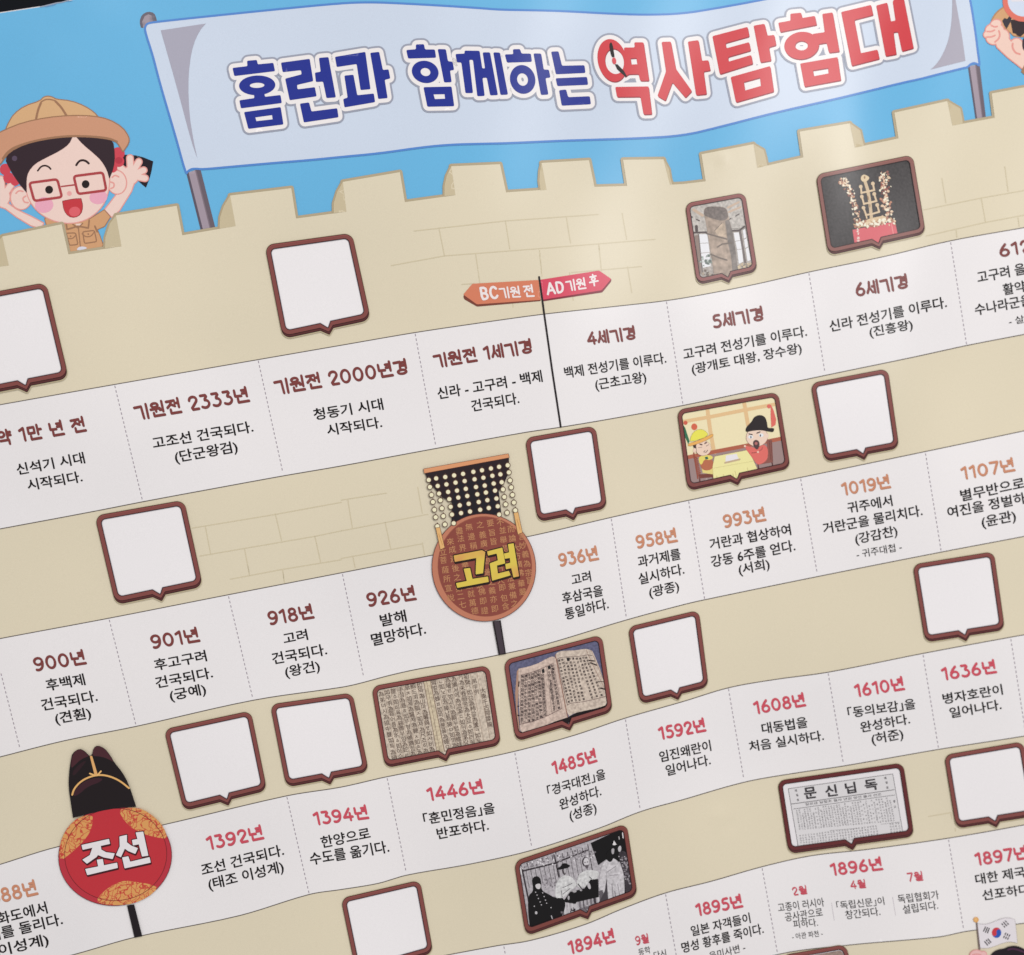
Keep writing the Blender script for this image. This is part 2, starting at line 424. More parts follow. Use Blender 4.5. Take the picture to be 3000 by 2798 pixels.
BANDS = [
 ([(-260, 1232), (0, 1185.9), (335.5, 1126.5), (756, 1053.7), (1000, 1011.5), (1215.8, 974.4), (1400, 947), (1593, 920.5), (1800, 898), (1950, 881), (2060, 863), (2215.7, 832.3), (2369.5, 797.2), (2593, 751), (2785, 705.5), (3000, 667), (3260, 622)],
  [(-260, 1597), (0, 1549.5), (286, 1496), (418, 1470), (647, 1427.5), (830.7, 1394), (1000, 1365), (1277.8, 1313.7), (1539, 1266.8), (1643, 1251.5), (1809, 1223.6), (2000, 1188), (2215.7, 1142.7), (2418, 1099.6), (2674, 1046.7), (2832, 1012.2), (3000, 979.8), (3260, 930)]),
 ([(-260, 1922), (0, 1871), (318, 1811.5), (669, 1742.5), (1000, 1678.3), (1264, 1627), (1550, 1571.5), (1790, 1516), (2000, 1469.5), (2345, 1399), (2709, 1323.4), (3000, 1262.5), (3260, 1208)],
  [(-260, 2284), (0, 2217.6), (189, 2170), (399, 2128), (742, 2051.5), (1000, 2013.5), (1050, 2003), (1140, 1979), (1231, 1959), (1367, 1937), (1469, 1917), (1593, 1889), (1833, 1816.9), (2000, 1772), (2065, 1757), (2396, 1689), (2758, 1617.4), (3000, 1571.5), (3260, 1520)]),
 ([(-260, 2612), (0, 2532.6), (172.6, 2480), (472, 2418), (838.7, 2332), (1000, 2306), (1134.8, 2275.5), (1334, 2238), (1507, 2201.5), (1680, 2155), (1830.6, 2104.4), (2000, 2055.8), (2134.8, 2015), (2269.7, 1991), (2426, 1969.5), (2704, 1914.5), (2960, 1867), (3000, 1860), (3260, 1812)],
  [(-260, 2925), (0, 2850), (215, 2797), (396, 2745.7), (701, 2682.6), (906, 2620.5), (1000, 2606), (1108, 2588), (1191.5, 2564), (1377, 2531.5), (1558, 2491), (1755, 2426.4), (1876.5, 2377.8), (2000, 2343), (2180.7, 2291.5), (2323.6, 2266), (2472, 2244), (2750, 2195.5), (3000, 2156.7), (3260, 2112)]),
 ([(-260, 3080), (700, 2930), (1150, 2830), (1450, 2772), (1556, 2755), (1714, 2708.5), (1820, 2664), (1949, 2616.5), (2084, 2582), (2232, 2539.6), (2378, 2507), (2539, 2489), (2777, 2456), (3000, 2417), (3260, 2368)],
  [(-260, 3420), (1500, 3060), (2000, 2880), (2280, 2796), (2485, 2769), (2750, 2745), (2823.6, 2730), (2860, 2724.6), (2976, 2707.8), (3000, 2705), (3260, 2668)])]
def cat(p, n=6):
    """smooth curve through the points"""
    p = [np.array(q, float) for q in p]; o = []
    for i in range(len(p) - 1):
        a, b = p[i], p[i + 1]; a0 = p[i - 1] if i else a - (b - a); b1 = p[i + 2] if i + 2 < len(p) else b + (b - a)
        l = b[0] - a[0]
        m0 = (b - a0) / max(1e-6, (b[0] - a0[0])) * l if i else (b - a); m1 = (b1 - a) / max(1e-6, (b1[0] - a[0])) * l
        for j in range(n):
            t = j / n
            o.append(tuple((2 * t ** 3 - 3 * t * t + 1) * a + (t ** 3 - 2 * t * t + t) * m0 + (3 * t * t - 2 * t ** 3) * b + (t ** 3 - t * t) * m1))
    o.append(tuple(p[-1])); return o

# ---- behind the poster: a dark wall
def wall():
    m = bpy.data.materials.new("dark_wall"); m.use_nodes = True; nt = m.node_tree; b = nt.nodes['Principled BSDF']
    n = nt.nodes.new('ShaderNodeTexNoise'); n.inputs['Scale'].default_value = 6
    tc = nt.nodes.new('ShaderNodeTexCoord'); nt.links.new(tc.outputs['Object'], n.inputs['Vector'])
    r = nt.nodes.new('ShaderNodeValToRGB'); r.color_ramp.elements[0].position = .42; r.color_ramp.elements[1].position = .68
    r.color_ramp.elements[0].color = (*lin((16, 16, 36)), 1); r.color_ramp.elements[1].color = (*lin((30, 34, 18)), 1)
    nt.links.new(n.outputs['Fac'], r.inputs['Fac']); nt.links.new(r.outputs['Color'], b.inputs['Base Color']); b.inputs['Roughness'].default_value = .8; b.inputs['Specular IOR Level'].default_value = .08
    me = bpy.data.meshes.new("wall")
    v = []; f = []; nx, nz = 24, 16
    for j in range(nz + 1):
        for i in range(nx + 1):
            x = -2.4 + 4.8 * i / nx; z = 0 + 3.2 * j / nz
            v.append((x, .16 + .004 * math.sin(x * 5 + z * 3), z))
    for j in range(nz):
        for i in range(nx):
            a = j * (nx + 1) + i; f.append((a, a + 1, a + nx + 2, a + nx + 1))
    me.from_pydata(v, [], f); me.materials.append(m)
    o = bpy.data.objects.new("wall", me); COL.objects.link(o); o['kind'] = 'structure'
    o['label'] = 'dark navy wall surface showing above the top edge of the poster'
wall()
ROOT['label'] = 'large buckled Korean history timeline poster with a blue sky banner above a beige castle wall'
ROOT['category'] = 'poster'

# ---- the sheet itself (with thickness), slightly torn along its top edge
TOP = [(-260, 78), (0, 36), (60, 27), (112, 19), (126, 17.5), (135, 15), (150, 12), (165, 8), (178, 6.5), (195, 2), (215, -3), (400, -35), (900, -118), (1600, -232), (2400, -372), (3260, -520)]
SHEET = TOP + [(3300, 3060), (-260, 3060)]
a_ = Art("paper_sheet")
a_.add(SHEET, (224, 219, 221), 0)
o = a_.done()
so = o.modifiers.new("thickness", 'SOLIDIFY'); so.thickness = 0.0004; so.offset = -1 if True else 1
a_ = Art("torn_edge", o, "whitish torn nick along the top edge of the paper")
a_.add(line([(118, 20), (128, 18), (150, 12.5), (166, 8.5), (180, 7), (200, 1)], 1.6), (150, 158, 176), 4)
a_.add(smooth([(128, 19), (150, 14), (168, 10), (160, 17), (146, 19), (135, 22)]), (96, 150, 196), 3)
a_.add(smooth([(190, 4), (215, 0), (210, 4), (200, 6)]), (98, 148, 192), 3)
a_.done()

sky = Art("sky_print", None, "printed light blue sky at the top of the poster")
sky.add([(x, y + 2.5) for x, y in TOP] + [(3300, 700), (3000, 620), (2000, 620), (1000, 700), (300, 820), (-260, 900)], (105, 181, 225), 1, 'wide')
sky.done()

# ---- castle wall print
FRONT = (A((-560, 1560), (-340, 1520), (-370, 1400), (-30, 1340), (12, 1440 + 8), (48, 1442), (12, 1285), (335, 1218), (372, 1382), (660, 1338), (630, 1170), (960, 1118), (990, 1278), (1280, 1228), (1250, 1062), (1582, 1022), (1608, 1187), (1882, 1150), (1862, 988))
         + B((318, 935), (345, 1098), (620, 1060), (597, 903), (862, 892), (895, 1045), (1115, 1030), (1088, 885), (1345, 870), (1375, 1015), (1552, 1010), (1530, 868), (1750, 865), (1785, 1003), (1854, 1000))
         + C((125, 985), (102, 838), (385, 783), (405, 912), (655, 855), (635, 715), (908, 670), (935, 802), (1172, 752), (1150, 612), (1438, 549), (1465, 682), (1695, 640), (1678, 508), (1960, 455), (1985, 590), (2300, 530)))
# the far left of the wall
FRONT = [(-260, 792)] + A((-30, 1452)) + FRONT[5:]
cw_ = Art("castle_wall", None, "printed beige castle wall with battlements below the blue sky")
BG = (223, 212, 187)
cw_.add(line(FRONT, 7.6), (178, 164, 136), 8)
cw_.add(FRONT + [(3290, 3050), (-250, 3050)], BG, 10.5, 'wide')
CW = cw_.done()
SIDES = [A((12, 1285), (-25, 1330), (-30, 1452), (48, 1442)), A((630, 1170), (596, 1215), (572, 1290), (570, 1350), (660, 1338)), A((1250, 1062), (1215, 1120), (1195, 1180), (1192, 1243), (1280, 1228)),
         A((1862, 988), (1832, 1040), (1812, 1105), (1812, 1158), (1882, 1150)), B((597, 903), (572, 955), (560, 1010), (560, 1066), (620, 1060)), B((1088, 885), (1078, 930), (1075, 985), (1082, 1034), (1115, 1030)),
         B((1750, 865), (1780, 920), (1788, 970), (1798, 1002), (1785, 1003)), C((385, 783), (440, 815), (452, 860), (460, 900), (405, 912)), C((908, 670), (965, 710), (975, 755), (985, 792), (935, 802)), C((1438, 549), (1508, 590), (1518, 640), (1522, 672), (1465, 682))]
for s_ in SIDES:
    a_ = Art("merlon_side", CW); a_.add(line(s_[:4], 5.5), (176, 160, 130), 9); a_.add(s_, (199, 185, 154), 11.6); a_.done()
def bline(f, *p): 
    a_ = Art("brick_joint", CW); q = f(*p)
    a_.add(line(q, 1.5), (206, 194, 165), 11.6); a_.done()
for p in [((395, 1255), (890, 1200), (1395, 1165)), ((270, 1443), (560, 1390), (1080, 1350), (1705, 1300)), ((1250, 1480), (1630, 1448)), ((655, 1545), (720, 1540)),
          ((530, 1238), (560, 1388)), ((892, 1203), (915, 1353)), ((1222, 1180), (1245, 1320)), ((1525, 1158), (1550, 1300)), ((730, 1380), (752, 1535)), ((1075, 1350), (1090, 1500)), ((1398, 1322), (1413, 1470)),
          ((1555, 1450), (1578, 1590)), ((930, 1640), (933, 1668)), ((1240, 1480), (1241, 1490)), ((1257, 1615), (1260, 1632))]: bline(B, *p)
for p in [((1310, 1140), (1625, 1075), (1854, 1035), (2100, 985)), ((1322, 1282), (1645, 1208), (1900, 1160)), ((1408, 970), (1430, 1102)), ((1750, 905), (1768, 1040)), ((1622, 1075), (1645, 1205)), ((1822, 1183), (1828, 1230)), ((1485, 1245), (1490, 1290))]: bline(C, *p)
for p in [((1045, 1200), (1500, 1125), (1854, 1060)), ((1085, 1352), (1710, 1245), (1854, 1215)), ((1250, 1478), (1530, 1425), (1854, 1372)), ((1115, 1190), (1145, 1345)), ((1495, 1122), (1530, 1268)), ((1328, 1312), (1355, 1455)), ((1710, 1243), (1742, 1388)), ((1535, 1428), (1545, 1495))]: bline(Dd, *p)
for p in [((0, 1048), (245, 1010)), ((0, 1215), (238, 1170), (470, 1125)), ((0, 1365), (440, 1285)), ((35, 1045), (60, 1200)), ((415, 978), (440, 1120)), ((238, 1170), (268, 1310)), ((440, 1280), (452, 1345)), ((62, 1352), (75, 1415))]: bline(E, *p)
for p in [((1335, 1102), (1460, 1080)), ((1457, 1080), (1462, 1115)), ((1480, 1165), (1482, 1180))]: bline(I, *p)

# ---- flag poles and banner
def pole(pts, tones, lab, knob=None):
    a_ = Art("flag_pole", None, lab)
    (l0, l1), (r0, r1) = pts
    l0, l1, r0, r1 = map(np.array, (l0, l1, r0, r1))
    cuts = [0, .16, .62, .70, 1.0]
    for i in range(4):
        q = [l0 + (r0 - l0) * cuts[i], l0 + (r0 - l0) * cuts[i + 1], l1 + (r1 - l1) * cuts[i + 1], l1 + (r1 - l1) * cuts[i]]
        a_.add([tuple(z) for z in q], tones[i], 3)
    PO = a_.done()
    if knob:
        a_ = Art("pole_knob", PO)
        a_.add(knob, (104, 98, 110), 2.5); a_.add(A(*[(778, 152), (772, 118), (786, 88), (806, 78), (822, 84), (830, 120), (800, 128)]), (160, 148, 158), 3)
        a_.add(A((822, 84), (842, 84), (848, 118), (830, 120)), (118, 112, 122), 3); a_.done()
    return PO
TONES = [(92, 84, 98), (162, 148, 160), (128, 114, 124), (106, 94, 104)]
pole([A((1012, 940), (1090, 1250)), A((1088, 915), (1170, 1240))], TONES, "left printed flag pole with a rounded grey top", smooth(A((768, 160), (757, 118), (770, 80), (803, 62), (838, 70), (850, 100), (853, 120), (800, 130)), True, 1))
pole([U((836, 1195), (978, 2170)), U((1052, 1170), (1168, 2150))], TONES, "right printed flag pole under the banner corner")
BAN = (A((786, 166), (790, 140), (803, 126), (850, 119), (1060, 96), (1500, 51), (1854, 17)) + B((150, 12), (300, 17), (550, 31), (750, 44), (860, 53), (1050, 56), (1200, 60), (1450, 74), (1650, 81), (1854, 75))
       + C((200, 42), (420, 2), (700, -55), (1100, -140), (1480, -220), (1540, -120)) + U((880, 0), (925, 250), (985, 650), (1020, 950), (1052, 1170), (1035, 1190), (1010, 1160), (950, 1140), (890, 1160), (850, 1200), (820, 1222), (760, 1232), (550, 1285), (300, 1345), (0, 1425))
       + C((1200, 448), (1000, 497), (800, 545), (500, 612), (200, 690), (0, 738)) + B((1600, 752), (1400, 758), (1200, 764), (900, 778), (750, 781), (600, 785), (450, 798), (200, 834), (0, 852))
       + A((1700, 868), (1500, 884), (1250, 906), (1100, 920), (1065, 916), (1040, 918), (1020, 930), (1010, 948), (955, 745), (900, 560), (860, 420), (830, 300)))
BAN = smooth(BAN, True, 2)
a_ = Art("title_banner", None, "pale grey blue cloth banner print with a blue outline")
a_.add(BAN, (205, 216, 233), 4, 'wide')
a_.add(line(BAN, 3.1, True), (84, 134, 205), 5)
BANNER = a_.done()
a_ = Art("banner_fold", BANNER, "grey curved fold at the left end of the banner")
a_.add(smooth(A((873, 165), (873, 165), (1118, 128), (1118, 128), (1085, 165), (1050, 240), (1030, 340), (1022, 460), (1028, 620), (1050, 760), (1072, 860), (1072, 860), (1040, 770), (960, 470)), True, 1), (170, 168, 184), 6, 'wide'); a_.done()
a_ = Art("banner_fold", BANNER, "grey curved fold at the right end of the banner")
a_.add(smooth(U((555, -420), (560, -200), (558, 0), (552, 300), (520, 580), (470, 780), (400, 950), (310, 1110), (220, 1210), (160, 1260), (160, 1260), (795, 1100), (795, 1100), (725, 600), (660, 250), (600, -80)), True, 1), (172, 168, 182), 6, 'wide'); a_.done()

LET = [
 ('홈', Nn, [[(157, 302), (325, 282), (320, 222), (430, 212), (440, 262), (615, 245), (634, 338), (178, 393)], [(398, 600), (516, 590), (520, 626), (695, 605), (710, 695), (252, 755), (234, 665), (403, 640)], [(286, 797), (697, 740), (728, 935), (335, 985)]],
  [[(413, 856), (600, 830), (607, 878), (425, 898)]], (434, 497, 203, 110, -2), (433, 497, 82, 29, -2)),
 ('런', Nn, [[(700, 243), (1022, 200), (1062, 450), (880, 492), (885, 542), (1080, 517), (1100, 620), (798, 664), (747, 422), (932, 374), (925, 327), (720, 350)], [(1125, 190), (1232, 180), (1315, 632), (1210, 640), (1172, 455), (1092, 460), (1080, 355), (1145, 345)], [(912, 702), (1015, 688), (1042, 790), (1330, 753), (1345, 855), (957, 913)]], [], None, None),
 ('과', Nn, [[(1305, 178), (1645, 122), (1703, 540), (1592, 550), (1548, 258), (1325, 292)], [(1410, 388), (1512, 378), (1555, 608), (1740, 588), (1755, 685), (1412, 744), (1397, 650), (1447, 635)], [(1700, 133), (1800, 122), (1842, 325), (1905, 318), (1925, 420), (1862, 435), (1895, 640), (1790, 650)]], [], None, None),
 ('함', O, [[(100, 187), (195, 180), (193, 133), (272, 130), (282, 182), (378, 182), (390, 262), (118, 270)], [(405, 178), (485, 180), (505, 297), (550, 300), (565, 382), (525, 385), (541, 500), (468, 502)], [(267, 548), (540, 542), (566, 733), (305, 738)]], [[(365, 618), (472, 616), (477, 660), (378, 664)]], (284, 400, 131, 107, 14), (287, 401, 48, 39, 14)),
 ('께', O, [[(578, 226), (668, 222), (665, 193), (812, 195), (838, 366), (865, 366), (842, 210), (913, 210), (990, 625), (915, 628), (882, 455), (840, 458), (862, 633), (790, 636), (748, 282), (712, 282), (748, 605), (675, 606), (635, 308), (592, 308)], [(945, 210), (1010, 212), (1088, 620), (1015, 624)]], [], None, None),
 ('하', O, [[(1057, 230), (1140, 228), (1135, 180), (1205, 178), (1218, 222), (1310, 222), (1320, 302), (1078, 310)], [(1335, 220), (1410, 222), (1435, 378), (1485, 378), (1500, 455), (1452, 460), (1480, 620), (1408, 624)]], [], (1230, 473, 122, 141, -16), (1229, 474, 52, 61, -16)),
 ('는', O, [[(1506, 203), (1578, 200), (1612, 340), (1830, 335), (1840, 410), (1553, 423)], [(1550, 462), (1855, 448), (1866, 525), (1567, 538)], [(1583, 578), (1652, 570), (1672, 645), (1882, 636), (1893, 714), (1610, 728)]], [], None, None),
 ('역', Pp, [[(325, 262), (430, 262), (425, 212), (515, 212), (570, 585), (482, 585), (468, 520), (370, 522), (332, 552), (338, 400)], [(240, 645), (565, 640), (597, 910), (515, 912), (485, 740), (257, 742)]], [[(388, 368), (445, 365), (455, 425), (398, 428)]], (211, 387, 140, 209, -12), (233, 397, 90, 124, -12)),
 ('사', Pp, [[(690, 208), (780, 205), (830, 470), (985, 685), (922, 750), (795, 600), (728, 780), (650, 733), (733, 495)], [(945, 205), (1048, 190), (1082, 392), (1145, 385), (1165, 485), (1098, 495), (1128, 715), (1025, 725)]], [], None, None),
 ('탐', Pp, [[(1183, 152), (1525, 62), (1543, 155), (1310, 220), (1320, 270), (1540, 210), (1557, 292), (1335, 355), (1340, 400), (1560, 335), (1577, 420), (1255, 522)], [(1583, 50), (1690, 32), (1718, 148), (1785, 140), (1803, 240), (1732, 260), (1755, 390), (1650, 408)], [(1360, 550), (1745, 442), (1780, 690), (1412, 795)]], [[(1488, 598), (1645, 555), (1655, 635), (1500, 680)]], None, None),
 ('험', Q, [[(200, 265), (343, 240), (340, 160), (465, 148), (480, 210), (625, 185), (648, 290), (222, 375)], [(712, 162), (832, 145), (912, 600), (790, 615), (762, 498), (650, 518), (598, 395), (740, 375)], [(455, 740), (890, 665), (930, 935), (505, 1012)]], [[(603, 820), (780, 792), (785, 855), (615, 888)]], (471, 530, 202, 159, -8), (470, 532, 74, 55, 0)),
 ('대', Q, [[(932, 140), (1280, 57), (1305, 175), (1085, 232), (1160, 620), (1355, 578), (1378, 685), (1055, 768)], [(1340, 65), (1468, 30), (1510, 250), (1565, 240), (1532, 20), (1550, -10), (1660, -22), (1775, 560), (1640, 598), (1592, 370), (1540, 375), (1575, 632), (1450, 655)]], [], None, None)]
allp = []; letters = []
for i, (ch, f, ps, hs, el, eh) in enumerate(LET):
    ps = [ccw(rnd(f(p), 14 * f.s)) for p in ps]; hs = [cw(f(h)) for h in hs]
    if el: ps.append(ccw(fell(f, *el))); hs.append(cw(fell(f, *eh)))
    letters.append((ch, ps, hs, i >= 7)); allp.append((ps, hs))
    a_ = Art("letter_outline", BANNER)
    gh = [cw(h) for h in hs]
    wo = []; go = []
    for p in ps + hs: wo.append(p); go.append(p); wo += line(p, 12.2, True); go += line(p, 17.6, True)
    uv, t = tess(go); a_.raw(uv, t, ink((154, 158, 174)), 8)
    uv, t = tess(wo); a_.raw(uv, t, ink((237, 232, 232)), 9)
    if ch == '역': a_.add(fell(f, 233, 397, 70, 104, -12), (237, 232, 232), 9.6)
    a_.done()
for ch, ps, hs, red in letters:
    a_ = Art("title_letter", BANNER, "%s title syllable %s on the banner" % ("red" if red else "blue", ch))
    if red: a_.add(shift(ps, 1.4, 3.2), (150, 50, 62), 10, holes=shift(hs, 1.4, 3.2))
    a_.add(ps, (206, 60, 68) if red else (28, 44, 142), 11, holes=hs)
    a_.done()
a_ = Art("clock_hand", BANNER, "black clock hands inside the first red title letter")
a_.add(rnd(Pp((197, 210), (207, 218), (218, 250), (230, 325), (235, 355), (210, 357), (198, 330), (184, 262), (184, 230)), 2), (16, 8, 10), 13)
a_.add(rnd(Pp((237, 425), (262, 425), (325, 490), (354, 542), (346, 552), (300, 512), (258, 472)), 2), (16, 8, 10), 13)
a_.add(fell(Pp, 230, 392, 20, 34, -10), (214, 80, 88), 14); a_.done()

# ---- strips
STRIPS = []
NAMES = ["first", "second", "third", "fourth"]
for i, (t, b) in enumerate(BANDS):
    tc, bc = cat(t), cat(b)
    a_ = Art("timeline_strip", None, "white timeline strip, %s from the top, with thin dark borders" % NAMES[i])
    a_.add(tc + bc[::-1], (236, 232, 233), 12.6, 'wide')
    a_.add(line(tc, 1.25), (92, 84, 80), 13.6); a_.add(line(bc, 1.25), (92, 84, 80), 13.6)
    st = a_.done(); STRIPS.append(st)
    for (u0, v0, u1, v1) in DASH[i]:
        L_ = math.hypot(u1 - u0, v1 - v0); n = int(L_ / 13.4); a_ = Art("dashed_divider", st); ps = []
        d = np.array([u1 - u0, v1 - v0]) / L_; p0 = np.array([u0, v0])
        for k in range(n):
            p = p0 + d * (3 + k * 13.4); ps.append(seg(p, p + d * 7.6, 1.25, 'flat'))
        a_.add(ps, (156, 146, 156), 13.9); a_.done()
a_ = Art("thin_divider", STRIPS[3]); a_.add(line(I((808, 1570), (823, 1665)), .6), (186, 178, 186), 13.9); a_.done()
a_ = Art("thin_divider", STRIPS[3]); a_.add(line(I((1140, 1540), (1157, 1640)), .6), (186, 178, 186), 13.9); a_.done()

BR = (124, 60, 58); TN = (202, 138, 108); RD = (204, 78, 94); BK = (14, 8, 10)
def cell(row, col, hd, lines, small=()):
    st = STRIPS[row]
    for q in hd:
        a_ = Art("year_heading", st, "heading reading %s" % q[1]); heading(a_, *q[:5], col, 15, hw=q[5] if len(q) > 5 else 8.2, dc=tuple(int(c * .8 + 20) for c in col)); a_.done()
    if lines:
        a_ = Art("event_text", st)
        for q in lines: typeset(a_, *q, BK, 15, bold=.018)
        a_.done()
    if small:
        a_ = Art("small_note", st)
        for q in small: typeset(a_, *q, BK, 15, bold=.018)
        a_.done()
s_ = lambda f, x, y: f((x, y))
cell(0, BR, [(Dd, '약 1만 년 전', (-8, 752), (470, 672), 84)], [(Dd, '신석기 시대', (97, 914), (465, 848), 70), (Dd, '시작되다.', (155, 999), (452, 950), 70)])
cell(0, BR, [(Dd, '기원전 2333년', (738, 612), (1357, 512), 86)], [(Dd, '고조선 건국되다.', (835, 772), (1380, 680), 72), (Dd, '(단군왕검)', (958, 858), (1298, 798), 84)])
cell(0, BR, [(Dd, '기원전 2000년경', (1498, 474), s_(E, 365, 360), 86)], [(Dd, '청동기 시대', (1710, 617), s_(E, 232, 557), 72), (Dd, '시작되다.', (1782, 700), s_(E, 225, 655), 70)])
cell(0, BR, [(E, '기원전 1세기경', (507, 328), (1040, 246), 80)], [(E, '신라 - 고구려 - 백제', (528, 503), (1096, 406), 74), (E, '건국되다.', (712, 570), (970, 525), 72)])
cell(0, BR, [(E, '4세기경', (1338, 206), (1602, 172), 76)], [(E, '백제 전성기를 이루다.', (1217, 388), (1768, 306), 70), (E, '(근초고왕)', (1385, 462), (1662, 418), 80)])
cell(0, BR, [(C, '5세기경', (165, 1785), (443, 1738), 80)], [(Ff, '고구려 전성기를 이루다.', (8, 288), (678, 160), 70), (Ff, '(광개토 대왕, 장수왕)', (55, 376), (652, 258), 76)])
cell(0, BR, [(C, '6세기경', (942, 1612), (1228, 1562), 80)], [(C, '신라 전성기를 이루다.', (803, 1806), (1438, 1672), 72), (Ff, '(진흥왕)', (1020, 174), (1255, 130), 76)])
cell(0, BR, [(C, '612년', (1722, 1398), (1985, 1352), 76)], [(C, '고구려 을지문덕', (1605, 1540), (2045, 1455), 72), (C, '활약으로', (1745, 1606), (1990, 1562), 70), (C, '수나라군을 물리치다.', (1592, 1716), (2180, 1605), 70)], [(C, '- 살수대첩 -', (1775, 1768), (2050, 1720), 48)])
cell(1, BR, [(G, '900년', (190, 314), (470, 272), 82)], [(G, '후백제', (257, 422), (467, 388), 72), (G, '건국되다.', (232, 530), (534, 478), 72), (G, '(견훤)', (308, 612), (502, 578), 82)])
cell(1, BR, [(G, '901년', (826, 192), (1087, 150), 82)], [(G, '후고구려', (845, 312), (1127, 258), 70), (G, '건국되다.', (852, 408), (1160, 350), 70), (G, '(궁예)', (930, 486), (1126, 448), 80)])
cell(1, BR, [(Dd, '918년', (1462, 1728), (1707, 1688), 82)], [(G, '고려', (1545, 168), (1676, 142), 68), (G, '건국되다.', (1485, 278), (1780, 225), 72), (G, '(왕건)', (1556, 358), (1744, 322), 80)])
cell(1, BR, [(E, '926년', (144, 1628), (408, 1588), 82)], [(E, '발해', (218, 1738), (358, 1708), 74), (E, '멸망하다.', (170, 1844), (463, 1778), 76)])
cell(1, TN, [(E, '936년', (1185, 1410), (1398, 1370), 78)], [(E, '고려', (1255, 1512), (1360, 1490), 66), (E, '후삼국을', (1205, 1614), (1425, 1568), 70), (E, '통일하다.', (1220, 1702), (1455, 1640), 72)])
cell(1, TN, [(E, '958년', (1605, 1312), (1826, 1272), 78)], [(E, '과거제를', (1616, 1416), (1847, 1370), 70), (E, '실시하다.', (1620, 1510), (1866, 1452), 70), (E, '(광종)', (1678, 1590), (1840, 1552), 78)])
cell(1, TN, [(Ff, '993년', (225, 1200), (453, 1158), 78)], [(Ff, '거란과 협상하여', (152, 1320), (592, 1238), 70), (Ff, '강동 6주를 얻다.', (160, 1416), (615, 1325), 72), (Ff, '(서희)', (310, 1466), (478, 1432), 78)])
cell(1, TN, [(Ff, '1019년', (868, 1024), (1130, 980), 76)], [(Ff, '귀주에서', (900, 1122), (1143, 1080), 68), (Ff, '거란군을 물리치다.', (768, 1235), (1306, 1134), 70), (Ff, '(강감찬)', (943, 1300), (1172, 1252), 78)], [(Ff, '- 귀주대첩 -', (948, 1366), (1193, 1322), 50)])
cell(1, TN, [(Ff, '1107년', (1516, 938), (1806, 888), 76)], [(Ff, '별무반으로', (1515, 1058), (1862, 985), 72), (Ff, '여진을 정벌하다.', (1443, 1148), (1950, 1050), 70), (Ff, '(윤관)', (1630, 1210), (1816, 1172), 82)])
cell(2, TN, [(G, '1388년', (-90, 1592), (207, 1524), 84)], [(G, '위화도에서', (-75, 1710), (262, 1628), 74), (G, '군대를 돌리다.', (-132, 1803), (345, 1690), 74), (G, '(이성계)', (-28, 1880), (272, 1810), 84)])
cell(2, RD, [(G, '1392년', (1128, 1285), (1434, 1222), 80)], [(G, '조선 건국되다.', (1100, 1426), (1546, 1314), 72), (G, '(태조 이성계)', (1140, 1514), (1548, 1414), 84)])
cell(2, RD, [(G, '1394년', (1708, 1150), s_(H, 150, 1112), 78)], [(G, '한양으로', (1750, 1276), s_(H, 162, 1222), 72), (G, '수도를 옮기다.', (1690, 1368), s_(H, 264, 1298), 76)])
cell(2, RD, [(H, '1446년', (470, 1018), (776, 972), 78)], [(H, '「훈민정음」을', (452, 1150), (838, 1085), 72), (H, '반포하다.', (525, 1228), (804, 1178), 70)])
cell(2, RD, [(H, '1485년', (1150, 875), (1389, 802), 76)], [(H, '「경국대전」을', (1125, 996), (1438, 898), 68), (H, '완성하다.', (1190, 1070), (1415, 990), 68), (H, '(성종)', (1246, 1138), (1392, 1092), 80)])
cell(2, RD, [(H, '1592년', (1728, 686), s_(I, 127, 637), 76)], [(H, '임진왜란이', (1733, 810), s_(I, 158, 745), 68), (H, '일어나다.', (1768, 885), s_(I, 155, 822), 68)])
cell(2, RD, [(I, '1608년', (390, 547), (669, 500), 76)], [(I, '대동법을', (435, 656), (682, 618), 68), (I, '처음 실시하다.', (366, 752), (770, 690), 66)])
cell(2, RD, [(I, '1610년', (938, 454), (1206, 412), 76)], [(I, '「동의보감」을', (902, 570), (1268, 518), 68), (I, '완성하다.', (970, 648), (1238, 600), 66), (I, '(허준)', (1032, 722), (1204, 690), 78)])
cell(2, RD, [(I, '1636년', (1410, 363), (1706, 320), 76)], [(I, '병자호란이', (1418, 494), (1742, 440), 66), (I, '일어나다.', (1455, 570), (1735, 522), 66)])
cell(3, RD, [(H, '1894년', (1238, 1852), (1488, 1782), 78), (H, '9월', (1600, 1802), (1673, 1785), 54, 5.4)], [(ST, '동학', (800, 476), (865, 458), 44), (ST, '다시', (885, 490), (952, 474), 42)])
cell(3, RD, [(I, '1895년', (76, 1644), (327, 1592), 74)], [(I, '일본 자객들이', (50, 1755), (372, 1680), 64), (I, '명성 황후를 죽이다.', (0, 1846), (443, 1738), 66)], [(I, '- 을미사변 -', (120, 1892), (343, 1832), 50)])
cell(3, RD, [(I, '1896년', (806, 1424), (1088, 1390), 74), (I, '2월', (597, 1532), (679, 1520), 50, 5.4), (I, '4월', (912, 1496), (998, 1487), 50, 5.4), (I, '7월', (1222, 1457), (1309, 1447), 54, 5.4)],
     [(I, '고종이 러시아', (522, 1622), (772, 1590), 54), (I, '공사관으로', (560, 1674), (764, 1644), 54), (I, '피하다.', (605, 1710), (737, 1698), 50), (I, '「독립신문」이', (840, 1610), (1098, 1582), 52), (I, '창간되다.', (888, 1662), (1076, 1640), 54), (I, '독립협회가', (1173, 1576), (1395, 1550), 54), (I, '설립되다.', (1200, 1632), (1390, 1606), 54)],
     [(I, '- 아관 파천 -', (597, 1772), (763, 1752), 38)])
